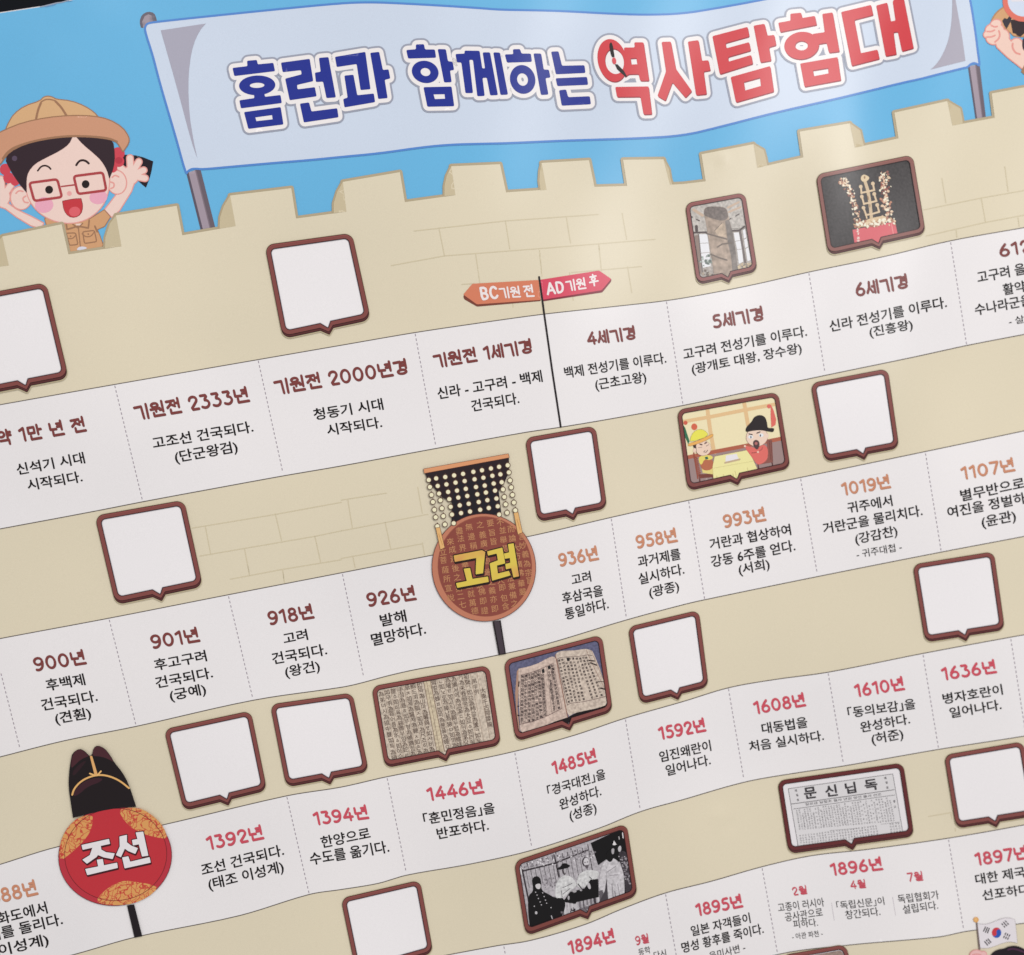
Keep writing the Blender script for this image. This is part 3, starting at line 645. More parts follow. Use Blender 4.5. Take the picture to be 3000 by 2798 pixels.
cell(3, RD, [(I, '1897년', (1592, 1369), (1876, 1330), 76)], [(I, '대한 제국을', (1595, 1474), (1930, 1420), 66), (I, '선포하다.', (1632, 1560), (1905, 1522), 66)])

# ---- BC / AD marker
a_ = Art("era_sign", None, "orange and pink arrow sign marking BC and AD above the first strip")
a_.add(rnd(SG((108, 350), (215, 205), (985, 168), (1012, 405), (270, 470), (120, 385)), 3), (120, 62, 50), 14)
a_.add(rnd(SG((108, 330), (215, 204), (985, 160), (1008, 392), (268, 444)), 3), (212, 126, 96), 15)
a_.add(rnd(SG((1010, 165), (1690, 60), (1835, 150), (1830, 180), (1728, 305), (1040, 408)), 3), (128, 36, 54), 14)
a_.add(rnd(SG((1005, 158), (1690, 50), (1832, 148), (1720, 280), (1035, 390)), 3), (212, 72, 96), 15)
o = a_.done()
a_ = Art("sign_text", o); heading(a_, SG, 'BC', (318, 398), (520, 380), 165, (240, 226, 226), 17, hw=10); heading(a_, SG, '기원', (540, 372), (782, 362), 140, (240, 226, 226), 17, hw=8); heading(a_, SG, '전', (820, 360), (938, 356), 150, (240, 226, 226), 17, hw=8); a_.done()
a_ = Art("sign_text", o); heading(a_, SG, 'AD', (1088, 338), (1290, 308), 150, (240, 226, 226), 17, hw=10); heading(a_, SG, '기원', (1315, 292), (1545, 262), 140, (240, 226, 226), 17, hw=8); heading(a_, SG, '후', (1580, 240), (1690, 218), 140, (240, 226, 226), 17, hw=8); a_.done()
a_ = Art("sign_post", o, "thin black post dividing BC from AD"); a_.add(line(SG((992, 125), (1020, 320), (1052, 560)) + E((1145, 340), (1192, 650)), 2.7), (28, 20, 24), 18); a_.done()

# ================================================================ speech-bubble cards
def card_geo(f, TL, TR, BR, BL, tip, sc=1.0, th=7.5):
    TL, TR, BR, BL, tip = [np.array(f(p)[0]) for p in (TL, TR, BR, BL, tip)]
    k = lean(*((TL + BR) / 2)); dn = np.array([k, 1.0]) * th * sc
    BL, BR, tip = BL - dn, BR - dn, tip - dn
    Wd = (np.linalg.norm(TR - TL) + np.linalg.norm(BR - BL)) / 2; Ht = (np.linalg.norm(BL - TL) + np.linalg.norm(BR - TR)) / 2
    def m(p):
        o = []
        for x, y in p:
            s_, t_ = x / Wd, y / Ht
            o.append(tuple((TL * (1 - s_) + TR * s_) * (1 - t_) + (BL * (1 - s_) + BR * s_) * t_))
        return o
    e = BR - BL; A2 = np.array([[e[0], dn[0]], [e[1], dn[1]]]); s0 = np.linalg.solve(A2, tip - BL)[0] * Wd
    def rr(i, r, pl, pr, pd):
        p = []
        x0, y0, x1, y1 = i, i, Wd - i, Ht - i
        for cx, cy, a0 in ((x0 + r, y0 + r, 180), (x1 - r, y0 + r, 270), (x1 - r, y1 - r, 0)):
            for j in range(8):
                a = math.radians(a0 + 90 * j / 7); p.append((cx + r * math.cos(a), cy + r * math.sin(a)))
        p += [(s0 + pr, y1), (s0 + 2 * sc, y1 + pd - 1.5 * sc), (s0, y1 + pd), (s0 - 2.5 * sc, y1 + pd - 1.5 * sc), (s0 - pl, y1)]
        for j in range(8):
            a = math.radians(90 + 90 * j / 7); p.append((x0 + r + r * math.cos(a), y1 - r + r * math.sin(a)))
        return p
    outer = m(rr(0, 23 * sc, 21 * sc, 14 * sc, 15 * sc)); inner = m(rr(11.5 * sc, 13 * sc, 18 * sc, 10.5 * sc, 16 * sc))
    return dict(mid=m(rr(5.5 * sc, 18 * sc, 19.5 * sc, 12 * sc, 15.5 * sc)), outer=outer, inner=inner, m=m, W=Wd, H=Ht, dn=dn, sc=sc)
def card(name, label, f, TL, TR, BR, BL, tip, sc=1.0, face=(238, 233, 235), kind='flat', draw=None, fc=(130, 72, 68), shine=True):
    g = card_geo(f, TL, TR, BR, BL, tip, sc); dn = g['dn']
    root = Art(name, None, label)
    o = g['outer']
    # printed soft shadow below the card, in three steps of tone
    root.add(inflate([ccw(o)] + shift([ccw(o)], dn[0] * 1.25, dn[1] * 1.25), 2.6), (186, 172, 142), 20)
    root.add(inflate([ccw(o)] + shift([ccw(o)], *dn) + shift([ccw(o)], *(dn * .5)), 1.0), (46, 20, 24), 21)
    root.add(shift([ccw(o)], *(dn * .86)) + shift([ccw(o)], *(dn * .45)), (88, 42, 42), 22)
    root.add(line(o, 1.5, True), (52, 24, 28), 23)
    ro = root.done()
    a = Art("card_face", ro); a.add(inflate([ccw(g['inner'])], 2), face, 24, kind)
    if draw is None:      # a blank card: faint printed inner shade along its left and top edge
        a.add(line(g['inner'], 2.8, True), (205, 200, 206), 24.6)
    a.done()
    global CLIP
    if draw: CLIP = g['mid']; draw(ro); CLIP = None
    a = Art("card_rim", ro)
    a.add([o], fc, 30, holes=[g['inner']])
    a.add(line(g['inner'], 1.1, True), (44, 20, 24), 31)
    if shine:
        n = len(o) // 2
        a.add(line(shift([o], dn[0] * .25, dn[1] * .3)[0][2:16], 1.0), tuple(min(255, int(c * 1.14)) for c in fc), 31)
    a.done()
    return ro, g

BL_ = "blank white speech bubble card with a brown rim, "
card("blank_card", BL_ + "cut off by the left edge", SR, (-165, 884), (134, 829), (200, 1108), (-98, 1166), (80, 1153), 1.1)
card("blank_card", BL_ + "above the 2000 BC heading", SR, (777, 719), (1030, 684), (1085, 937), (830, 992), (968, 998), 1.08)
card("blank_card", BL_ + "above the 901 heading", Dd, (517, 1135), (998, 1050), (1100, 1517), (630, 1616), (882, 1612), 1.08)
card("blank_card", BL_ + "right of the Goryeo fan", E, (1000, 713), (1378, 647), (1442, 1092), (1070, 1166), (1265, 1170), .98)
card("blank_card", BL_ + "above the 1019 heading", Ff, (698, 415), (1112, 336), (1174, 765), (775, 840), (988, 836), .96)
card("blank_card", BL_ + "above the 1636 heading", Ff, (1252, 1400), (1688, 1330), (1748, 1752), (1320, 1820), (1540, 1817), .96)
card("blank_card", BL_ + "right of the Joseon fan", G, (893, 630), (1360, 530), (1448, 960), (1000, 1070), (1242, 1054), 1.0)
card("blank_card", BL_ + "above the 1394 heading", G, (1470, 495), (1912, 432), (2001, 858), (1558, 942), (1797, 944), 1.0)
card("blank_card", BL_ + "above the 1592 heading", SR, (1841, 1838), (2046, 1789), (2075, 2012), (1877, 2063), (1988, 2056), .95)
card("blank_card", BL_ + "above the 1897 heading", I, (1423, 770), (1848, 697), (1915, 1098), (1488, 1166), (1705, 1168), .96)
card("blank_card", BL_ + "left of the black and white photo", H, (0, 1548), (425, 1450), (497, 1842), (85, 1960), (300, 1945), .98)
card("picture_card", "picture card cut off by the bottom edge below 1896", SR, (2293, 2800), (2476, 2768), (2530, 2960), (2340, 2998), (2440, 3004), .95, (150, 130, 120), 'photo')

def blobs(a, f, pts, n, spread, r, cols, layer, kind='flat'):
    pts = [np.array(p, float) for p in pts]
    for c in cols:
        ps = []
        for _ in range(n):
            t = random.random() * (len(pts) - 1.001); i = int(t); p = pts[i] + (pts[i + 1] - pts[i]) * (t - i)
            p = p + np.array([random.gauss(0, spread), random.gauss(0, spread)])
            q = []
            rr = r * random.uniform(.5, 1.5); k = random.randint(4, 6); a0 = random.random() * 6
            for j in range(k):
                an_ = a0 + 2 * math.pi * j / k; q.append((p[0] + rr * random.uniform(.5, 1.2) * math.cos(an_), p[1] + rr * random.uniform(.5, 1.2) * math.sin(an_)))
            ps.append(ccw(f(q)))
        a.add(ps, c, layer, kind); layer += .35
def fl(f, pts, hw): return line(f(*pts), hw * f.s)

# ---- the gold crown photo
def d_crown(ro):
    f = L2
    a = Art("printed_cushion", ro); a.add(f((705, 1290), (1390, 1150), (1445, 1400), (1210, 1450), (1130, 1570), (1040, 1480), (745, 1560)), (214, 102, 110), 25); 
    a.add(fl(f, [(1330, 1170), (1370, 1380)], 6), (240, 150, 150), 25.5); a.done()
    a = Art("printed_crown", ro); GO = (205, 182, 150)
    a.add(fl(f, [(895, 470), (950, 640), (985, 840), (1010, 1090)], 26), GO, 26)
    ps = []
    for b in ([(838, 590), (850, 690), (960, 668), (1055, 645), (1034, 540)], [(855, 750), (890, 868), (990, 848), (1090, 822), (1056, 708)], [(882, 932), (925, 1048), (1030, 1030), (1135, 998), (1104, 886)]):
        ps += fl(f, b, 15); ps += [fell(f, *b[0], 30), fell(f, *b[-1], 31), fell(f, *b[1], 20), fell(f, *b[3], 18)]
    ps += fl(f, [(925, 1048), (935, 1100)], 12)
    a.add([ccw(p) for p in ps], (214, 190, 158), 26.3)
    a.add(smooth(f((895, 388), (990, 440), (945, 500), (880, 520), (833, 475), (848, 415))), (218, 196, 160), 26.6)
    a.add([fell(f, 900, 440, 14, 26), fell(f, 958, 770, 9, 40, -12), fell(f, 985, 900, 9, 30)], (160, 128, 96), 27)
    blobs(a, f, [(505, 520), (610, 520), (680, 700), (740, 900), (790, 1120)], 34, 26, 19, [(132, 84, 74), (188, 138, 112), (222, 196, 168), (240, 226, 205)], 26)
    blobs(a, f, [(1180, 400), (1230, 560), (1225, 700), (1260, 900), (1290, 1100)], 36, 34, 20, [(140, 84, 76), (190, 136, 112), (222, 192, 165), (240, 228, 205)], 26)
    blobs(a, f, [(1260, 350), (1290, 470)], 6, 15, 20, [(150, 100, 90), (215, 190, 160)], 26)
    a.add(f((800, 1180), (1000, 1100), (1200, 1060), (1330, 1120), (1180, 1190), (1000, 1230), (830, 1240)), (216, 190, 154), 26)
    blobs(a, f, [(740, 1210), (900, 1200), (1050, 1190), (1200, 1150), (1370, 1140)], 34, 32, 22, [(196, 160, 124), (228, 206, 176), (170, 120, 100), (244, 232, 212)], 27.2)
    blobs(a, f, [(790, 1250), (800, 1500)], 12, 10, 15, [(228, 170, 165), (240, 214, 205)], 27)
    a.done()
card("picture_card", "picture card of a gold crown on a red cushion against black", L2, (118, 400), (1672, 82), (1884, 1352), (322, 1700), (1150, 1650), .96, (64, 60, 61), 'photo', d_crown, (138, 90, 84))

# ---- the standing stone photo
def d_stone(ro):
    f = J
    a = Art("printed_hall", ro)
    a.add(f((180, 330), (1120, 170), (1180, 700), (960, 770), (240, 800)), (186, 180, 174), 25, 'photo')
    a.add(fl(f, [(880, 360), (1080, 260)], 18) + fl(f, [(900, 440), (1110, 350)], 18) + fl(f, [(260, 400), (420, 500)], 26), (196, 172, 152), 25.5)
    a.add(fl(f, [(1020, 515), (1085, 475)], 9) + fl(f, [(905, 575), (935, 555)], 9) + fl(f, [(315, 575), (365, 598)], 10) + fl(f, [(205, 515), (235, 535)], 12) + fl(f, [(310, 700), (315, 780)], 26) + fl(f, [(250, 815), (490, 805)], 14) + fl(f, [(950, 780), (1090, 775), (1180, 700)], 16) + fl(f, [(960, 745), (1060, 740)], 4), (78, 66, 66), 26)
    a.add(f((280, 870), (350, 850), (400, 1560), (370, 1560)), (140, 122, 114), 25.5)
    a.add([ccw(f(*p)) for p in ([(358, 842), (505, 838), (528, 995), (370, 1003)], [(374, 1012), (530, 1004), (548, 1165), (386, 1180)], [(388, 1192), (545, 1176), (570, 1420), (425, 1450)], [(985, 815), (1080, 808), (1105, 950), (1012, 965)], [(1015, 975), (1108, 962), (1132, 1105), (1045, 1118)], [(1048, 1128), (1135, 1115), (1160, 1340), (1078, 1375)], [(1150, 770), (1190, 745), (1215, 900), (1170, 925)], [(1172, 940), (1222, 915), (1245, 1065), (1195, 1095)], [(1200, 1110), (1250, 1078), (1295, 1310), (1235, 1330)])], (228, 228, 232), 25.5)
    a.add(fl(f, [(1100, 790), (1200, 1380)], 20) + fl(f, [(352, 850), (420, 1540)], 10), (110, 100, 98), 26)
    blobs(a, f, [(430, 1240), (520, 1380), (560, 1300)], 14, 40, 22, [(140, 152, 144), (176, 186, 180), (100, 110, 106)], 26)
    blobs(a, f, [(440, 1580), (600, 1560)], 10, 30, 24, [(110, 98, 90), (170, 156, 140)], 26)
    blobs(a, f, [(1090, 1440), (1280, 1400)], 12, 40, 24, [(124, 112, 100), (190, 172, 146), (206, 188, 158)], 26)
    a.done()
    a = Art("printed_stone", ro)
    a.add(smooth(f((440, 420), (470, 360), (560, 338), (700, 338), (820, 355), (872, 400), (900, 560), (960, 760), (1010, 1050), (1070, 1540), (960, 1600), (900, 1700), (860, 1680), (790, 1620), (640, 1660), (590, 1300), (530, 900), (470, 580))), (166, 148, 134), 27, 'stone')
    a.add(smooth(f((445, 420), (480, 360), (560, 340), (700, 340), (820, 358), (870, 410), (892, 560), (770, 605), (640, 570), (540, 540), (450, 500))), (116, 106, 102), 27.5, 'photo')
    a.add(f((830, 600), (900, 570), (955, 760), (1010, 1050), (1068, 1520), (960, 1520), (940, 1250), (880, 1000), (860, 800)), (124, 116, 112), 27.5, 'stone')
    a.add(fl(f, [(500, 830), (640, 870), (860, 930)], 13) + fl(f, [(690, 1075), (780, 1020), (950, 1000)], 13) + fl(f, [(575, 1205), (700, 1260), (860, 1310)], 14) + fl(f, [(640, 780), (770, 640)], 5), (112, 100, 92), 28)
    a.add(f((640, 780), (770, 640), (820, 650), (855, 900), (700, 870)), (188, 168, 148), 27.8, 'stone')
    a.done()
card("picture_card", "picture card of a tall standing stone in a bright hall", J, (113, 290), (1182, 95), (1412, 1515), (332, 1760), (912, 1790), .92, (172, 164, 158), 'photo', d_stone, (140, 84, 82))

# ---- two seated officials, drawn
def d_talk(ro):
    f = G7
    a = Art("printed_room", ro)
    a.add(fl(f, [(260, 672), (640, 605), (1140, 505), (1620, 415)], 26) + fl(f, [(610, 500), (650, 800), (715, 1160)], 28) + fl(f, [(1145, 400), (1200, 720)], 28), (226, 190, 142), 25)
    a.add(f((300, 1210), (740, 1120), (1160, 1040), (1690, 930), (1745, 1318), (350, 1590)), (158, 134, 132), 25)
    a.add(fl(f, [(305, 1195), (740, 1105), (1160, 1025), (1680, 920)], 28), (176, 98, 76), 25.5)
    a.add(f((1530, 420), (1570, 500), (1610, 640), (1600, 720), (1540, 758), (1530, 600)), (220, 108, 98), 26); a.add(fell(f, 1505, 450, 30), (220, 108, 98), 26)
    a.add(f((255, 720), (285, 760), (350, 960), (330, 1000), (285, 900)), (52, 110, 80), 26); a.add(fell(f, 290, 690, 30), (206, 96, 76), 26)
    a.done()
    a = Art("printed_table", ro); cl = f((715, 1180), (1180, 1090), (1260, 1200), (1340, 1375), (1120, 1435), (1080, 1480), (1050, 1530), (1020, 1530), (965, 1475), (700, 1535), (685, 1330))
    a.add(line(cl, .5, True), (150, 130, 90), 27); a.add(cl, (240, 229, 164), 27.3)
    a.add(f((878, 1165), (1035, 1140), (1065, 1215), (872, 1255)), (232, 228, 232), 28); a.add(fl(f, [(865, 1272), (1078, 1222)], 13), (196, 172, 142), 28.2)
    a.add(fl(f, [(840, 1440), (848, 1490)], 2.5) + fl(f, [(980, 1430), (990, 1480)], 2.5) + fl(f, [(1010, 1390), (1035, 1500)], 2.5) + fl(f, [(1190, 1340), (1205, 1410)], 2.5) + fl(f, [(745, 1460), (748, 1500)], 2.5) + fl(f, [(700, 1350), (1320, 1240)], 1.5), (186, 168, 110), 28)
    a.done()
    a = Art("printed_person", ro, "drawn man in a yellow helmet seated at the left of the table")
    ps = []
    for k in range(9): ps += fl(f, [(405 + k * 9, 1170 + k * 36), (465 + k * 7, 1215 + k * 34)], 9)
    a.add(ps + fl(f, [(410, 1130), (470, 1500)], 10), (150, 78, 62), 26.2); a.add(f((480, 1440), (680, 1430), (700, 1480), (490, 1500)), (120, 66, 58), 26.2); a.add(fl(f, [(495, 1480), (500, 1560)], 9) + fl(f, [(690, 1460), (695, 1530)], 9), (100, 56, 52), 26.2)
    a.add(f((520, 1320), (690, 1280), (690, 1440), (540, 1420)), (226, 208, 130), 26.6); a.add(smooth(f((500, 1250), (620, 1200), (700, 1240), (690, 1370), (560, 1390), (510, 1330))), (184, 110, 80), 26.8)
    a.add(smooth(f((475, 1190), (560, 1160), (660, 1160), (700, 1200), (640, 1235), (560, 1220), (530, 1300), (495, 1290))), (230, 214, 110), 27); a.add(f((570, 1190), (610, 1180), (625, 1215), (580, 1225)), (60, 104, 80), 27.3)
    a.add(fell(f, 545, 1060, 118, 112), (110, 74, 66), 27.4); a.add(fell(f, 548, 1060, 113, 107), (240, 208, 188), 27.6); a.add(f((395, 1010), (440, 1000), (455, 1110), (425, 1100)), (60, 44, 46), 27.7); a.add(fell(f, 424, 1090, 24, 34), (240, 208, 188), 27.9)
    a.add(fl(f, [(500, 1000), (530, 1010)], 9) + fl(f, [(572, 990), (595, 975)], 9) + fl(f, [(480, 1050), (530, 1045)], 3) + fl(f, [(590, 1030), (630, 1008)], 3) + fl(f, [(555, 1115), (575, 1095)], 5) + fl(f, [(598, 1108), (612, 1090)], 5) + fl(f, [(570, 1125), (600, 1115)], 3), (90, 62, 60), 28.3)
    a.add(fell(f, 418, 748, 44, 48), (212, 104, 78), 26); dome = smooth(f((358, 975), (365, 900), (410, 820), (490, 782), (570, 800), (635, 880)), True, 1)
    a.add(line(dome, .6, True), (120, 96, 50), 28.4); a.add(dome, (232, 226, 92), 28.5)
    br = smooth(f((325, 995), (480, 950), (620, 880), (690, 852), (695, 880), (600, 940), (470, 995), (335, 1035)), True, 1); a.add(line(br, .6, True), (130, 84, 50), 28.7); a.add(br, (234, 176, 96), 28.9)
    a.done()
    a = Art("printed_person", ro, "drawn bearded man in a black cap and red robe seated at the right")
    a.add(f((1470, 935), (1550, 935), (1565, 1265), (1345, 1300), (1330, 1270), (1490, 1200)), (140, 88, 80), 26); a.add(fl(f, [(1510, 950), (1530, 1230)], 3) + fl(f, [(1535, 950), (1555, 1250)], 3) + fl(f, [(1345, 1300), (1360, 1390)], 9) + fl(f, [(1550, 1270), (1570, 1350)], 9), (90, 54, 52), 26.3)
    a.add(smooth(f((1150, 1015), (1250, 1045), (1330, 1060), (1420, 1000), (1480, 1040), (1495, 1130), (1480, 1230), (1400, 1290), (1330, 1300), (1260, 1190), (1170, 1080))), (222, 112, 104), 27); a.add(fl(f, [(1410, 1040), (1400, 1080), (1360, 1100)], 3) + fl(f, [(1250, 1130), (1330, 1120)], 4), (120, 60, 62), 27.3); a.add(fell(f, 1155, 1030, 16), (240, 208, 188), 27.3); a.add(fell(f, 1345, 1115, 14), (240, 208, 188), 27.4)
    a.add(fell(f, 1330, 895, 160, 140, -8), (140, 100, 90), 27.5); a.add(fell(f, 1330, 895, 155, 135, -8), (240, 210, 192), 27.7); a.add(fell(f, 1482, 880, 20, 34), (240, 210, 192), 27.6)
    a.add(smooth(f((1160, 830), (1172, 750), (1255, 675), (1285, 605), (1370, 570), (1450, 600), (1480, 690), (1484, 768), (1560, 765), (1585, 775), (1570, 830), (1490, 815), (1380, 795), (1270, 805))), (42, 36, 38), 28.2)
    a.add(smooth(f((1268, 985), (1285, 945), (1330, 935), (1365, 965), (1370, 1020), (1338, 1090), (1290, 1050))), (84, 64, 66), 28.3); a.add(fell(f, 1318, 990, 22), (180, 110, 108), 28.5)
    a.add([fell(f, 1238, 895, 36, 26), fell(f, 1392, 870, 34, 26)], (228, 232, 236), 28.3); a.add([fell(f, 1242, 898, 9, 18), fell(f, 1380, 874, 9, 18)] + fl(f, [(1215, 852), (1260, 862)], 8) + fl(f, [(1330, 840), (1375, 822)], 8), (70, 56, 60), 28.6)
    a.done()
card("picture_card", "picture card of two drawn men talking at a yellow table", G7, (172, 508), (1632, 248), (1812, 1350), (330, 1680), (1058, 1622), .95, (238, 224, 184), 'flat', d_talk, (126, 70, 66))

# ---- page of old brush writing
def vtext(a, f, txt, p0, p1, size, c, layer, bold=.012, wx=1.0):
    """a column of characters from p0 (centre of the first) to p1 (centre of the last)"""
    p0, p1 = np.array(f(p0)[0]), np.array(f(p1)[0]); n = len(txt); vs = []; ts = []; k = 0
    d = (p1 - p0); d = d / np.linalg.norm(d); ex = np.array([-(-d[1]), -d[0]]); ex = np.array([d[1], -d[0]]) * wx * f.s * size; ey = -d * f.s * size
    for i, ch in enumerate(txt):
        g_ = glyph(ch, bold) if ch != ' ' else None
        if not g_: continue
        v, t = g_
        c0 = p0 + (p1 - p0) * (i / max(1, n - 1)); j = np.array([random.gauss(0, .5), random.gauss(0, .5)]) * f.s * 4
        mid = (v.min(0) + v.max(0)) / 2
        q = c0 + j + (v[:, 0:1] - mid[0]) * ex + (v[:, 1:2] - mid[1]) * ey
        vs.append(q); ts.append(t + k); k += len(v)
    if vs: a.raw(np.concatenate(vs), np.concatenate(ts), ink(c), layer)
def d_page(ro):
    f = W
    a = Art("printed_page", ro)
    a.add(f((840, 415), (930, 400), (1110, 1330), (1015, 1345)), (208, 186, 160), 25, 'photo')
    a.add(fl(f, [(842, 415), (1015, 1330)], 3) + fl(f, [(928, 400), (1115, 1330), (1180, 1315)], 4) + fl(f, [(880, 410), (1060, 1350)], 2), (112, 82, 66), 25.5)
    ps = []
    for k in range(1, 7): ps += fl(f, [(245 + 85 * k, 560 - 20 * k), (412 + 86 * k, 1435 - 16 * k)], 1.6)
    for k in range(1, 9): ps += fl(f, [(928 + 86 * k, 400 - 14 * k), (1112 + 85 * k, 1300 - 18 * k)], 1.6)
    a.add(ps, (150, 122, 102), 25.5)
    a.done()
    a = Art("printed_writing", ro); c = (84, 62, 54)
    for s_, p0, p1 in (("為弟너시為狼中聲如톡為頤", (292, 588), (465, 1415)), ("如무뤼為雹어름為氷ㅿ如아수", (370, 568), (548, 1395)), ("篚ㆁ如비육為鷄雛부얌為蛇ㄹ", (458, 550), (628, 1378)), ("手셤為島ㅎ如부헝為鵂鶹힘為", (543, 528), (710, 1362)), ("紙ㅊ如체為籭채為鞭ㅅ如손為", (628, 505), (790, 1345)), ("蝦드뵈為瓠ㅈ如자為尺죠히為", (712, 488), (875, 1325)), ("如뫼為山마為薯藇ㅸ如사비為", (792, 472), (955, 1305)),
                       ("臂벌為蜂ㅍ如파為葱풀為蠅ㅁ", (978, 440), (1152, 1275)), ("ㄴ如노로為獐납為猿ㅁ如뫼為", (1065, 425), (1240, 1255)), ("為墻ㅌ如고티為繭두텁為蟾蜍", (1152, 410), (1308, 1240)), ("為獺서에為流凘ㄷ如뒤為茅담", (1235, 398), (1400, 1225)), ("키為未舂稻콩為大豆ㆁ如러울", (1320, 372), (1482, 1215)), ("初聲ㄱ如감為柿갈為蘆ㅋ如우", (1398, 362), (1562, 1195))):
        vtext(a, f, s_, p0, p1, 74, c, 26, 0)
    vtext(a, f, "用字例", (1498, 425), (1530, 560), 66, c, 26, 0); vtext(a, f, "大東千古開朦朧", (1612, 545), (1698, 980), 74, c, 26, 0)
    a.done()
card("picture_card", "picture card of an old page with brushed Korean and Chinese characters", W, (176, 496), (1684, 222), (1842, 1248), (352, 1545), (1138, 1462), 1.0, (202, 186, 170), 'photo', d_page, (132, 72, 68))

# ---- the open book photo
POOL = "菩薩所宣說來成後之法界華第二七無邊稱就萬德義廣即佛證要旨皆亦不並舉大包含而論兼備言妙為宗東千古用字例初聲山島手"
def d_book(ro):
    f = X
    def Lp(u, v): # left page, 0..1
        top = np.array([(375, 742), (540, 700), (700, 630), (855, 562)][0]) * 0 + np.array([np.interp(u, [0, .35, .7, 1], [378, 545, 705, 850]), np.interp(u, [0, .35, .7, 1], [735, 692, 628, 562])])
        bot = np.array([np.interp(u, [0, .35, .7, 1], [362, 560, 760, 975]), np.interp(u, [0, .35, .7, 1], [1452, 1410, 1330, 1222])])
        return tuple(top * (1 - v) + bot * v)
    def Rp(u, v):
        top = np.array([np.interp(u, [0, .12, .4, .7, 1], [905, 950, 1090, 1230, 1350]), np.interp(u, [0, .12, .4, .7, 1], [505, 478, 468, 460, 442])])
        bot = np.array([np.interp(u, [0, .1, .4, .7, 1], [1055, 1100, 1250, 1420, 1620]), np.interp(u, [0, .1, .4, .7, 1], [1175, 1145, 1128, 1095, 1042])])
        return tuple(top * (1 - v) + bot * v)
    a = Art("printed_book", ro)
    a.add(f((330, 1560), (400, 1560), (700, 1490), (900, 1400), (1060, 1350), (1250, 1250), (1640, 1150), (1660, 1240), (1150, 1440), (1000, 1470), (420, 1640)), (24, 16, 20), 25)
    a.add(f((1040, 1455), (1115, 1400), (1110, 1480), (1080, 1500)), (146, 146, 156), 25.5)
    a.add(f((320, 680), (350, 640), (345, 900), (330, 1200), (365, 1580), (330, 1560), (295, 1000)), (176, 140, 120), 25.6)
    a.add(smooth(f((345, 640), (345, 640), (480, 615), (640, 560), (760, 490), (850, 458), (895, 500), (980, 900), (1060, 1350), (1060, 1350), (900, 1400), (700, 1480), (520, 1555), (375, 1585), (360, 1440), (340, 900)), True, 1), (208, 180, 168), 26, 'photo')
    a.add(smooth(f((880, 425), (950, 385), (1040, 378), (1180, 376), (1310, 350), (1400, 370), (1430, 400), (1560, 720), (1620, 980), (1645, 1160), (1500, 1215), (1300, 1255), (1150, 1290), (1060, 1350), (1000, 1000), (900, 500)), True, 1), (214, 186, 172), 26, 'photo')
    a.add(fl(f, [(880, 440), (960, 850), (1058, 1345)], 7), (150, 112, 98), 26.5)
    a.add(fl(f, [(1330, 370), (1450, 640), (1600, 930)], 3) + fl(f, [(1400, 375), (1510, 640), (1600, 850)], 3), (150, 116, 100), 26.5)
    ps = []
    for k in range(11): ps += line(f(*[Lp(k / 10, v / 6) for v in range(7)]), .4)
    for k in range(1): ps += line(f(*[Rp(k / 10, v / 6) for v in range(7)]), .7)
    ps += line(f(*[Lp(u / 10, 0) for u in range(11)]), .6) + line(f(*[Lp(u / 10, 1) for u in range(11)]), .7) + line(f(*[Rp(u / 10, 0) for u in range(11)]), .6) + line(f(*[Rp(u / 10, 1) for u in range(11)]), .7)
    a.add(ps, (90, 62, 66), 27)
    a.add([ccw(f(*p)) for p in ([(680, 655), (715, 640), (725, 695), (690, 712)], [(765, 610), (805, 590), (815, 640), (778, 655)], [(1040, 482), (1080, 480), (1090, 528), (1052, 530)])], (34, 34, 36), 27.3)
    a.add(fl(f, [(1370, 522), (1450, 530)], 9) + fl(f, [(1390, 555), (1480, 590)], 9) + fl(f, [(1340, 440), (1420, 450)], 3) + fl(f, [(1500, 830), (1580, 830)], 5) + fl(f, [(1540, 925), (1600, 940)], 10) + fl(f, [(350, 830), (345, 900)], 8) + fl(f, [(330, 1190), (350, 1190)], 7) + fl(f, [(335, 1320), (352, 1325)], 10), (46, 34, 36), 27.3)
    a.done()
    a = Art("printed_writing", ro); r_ = random.Random(3)
    for k in range(10):
        if k == 7: continue
        u = (k + .5) / 10; v0 = .02 if k not in (6, 8) else .13
        vtext(a, f, "".join(r_.choice(POOL) for _ in range(14)), Lp(u, v0 + .02), Lp(u, .965 if k < 6 else .95), 47, (48, 34, 40), 27.6, .012)
    for k in range(9):
        u = (k + .55) / 9.3; n = 13 if k != 5 else 6
        vtext(a, f, "".join(r_.choice(POOL) for _ in range(n)), Rp(u, .05 if k != 2 else .14), Rp(u, .95 if k != 5 else .5), 36, (56, 42, 46), 27.6, .012)
    a.done()
card("picture_card", "picture card of an open old book on a blue grey cloth", X, (134, 525), (1550, 155), (1712, 1268), (310, 1702), (1098, 1576), 1.0, (96, 96, 124), 'photo', d_book, (134, 74, 70))

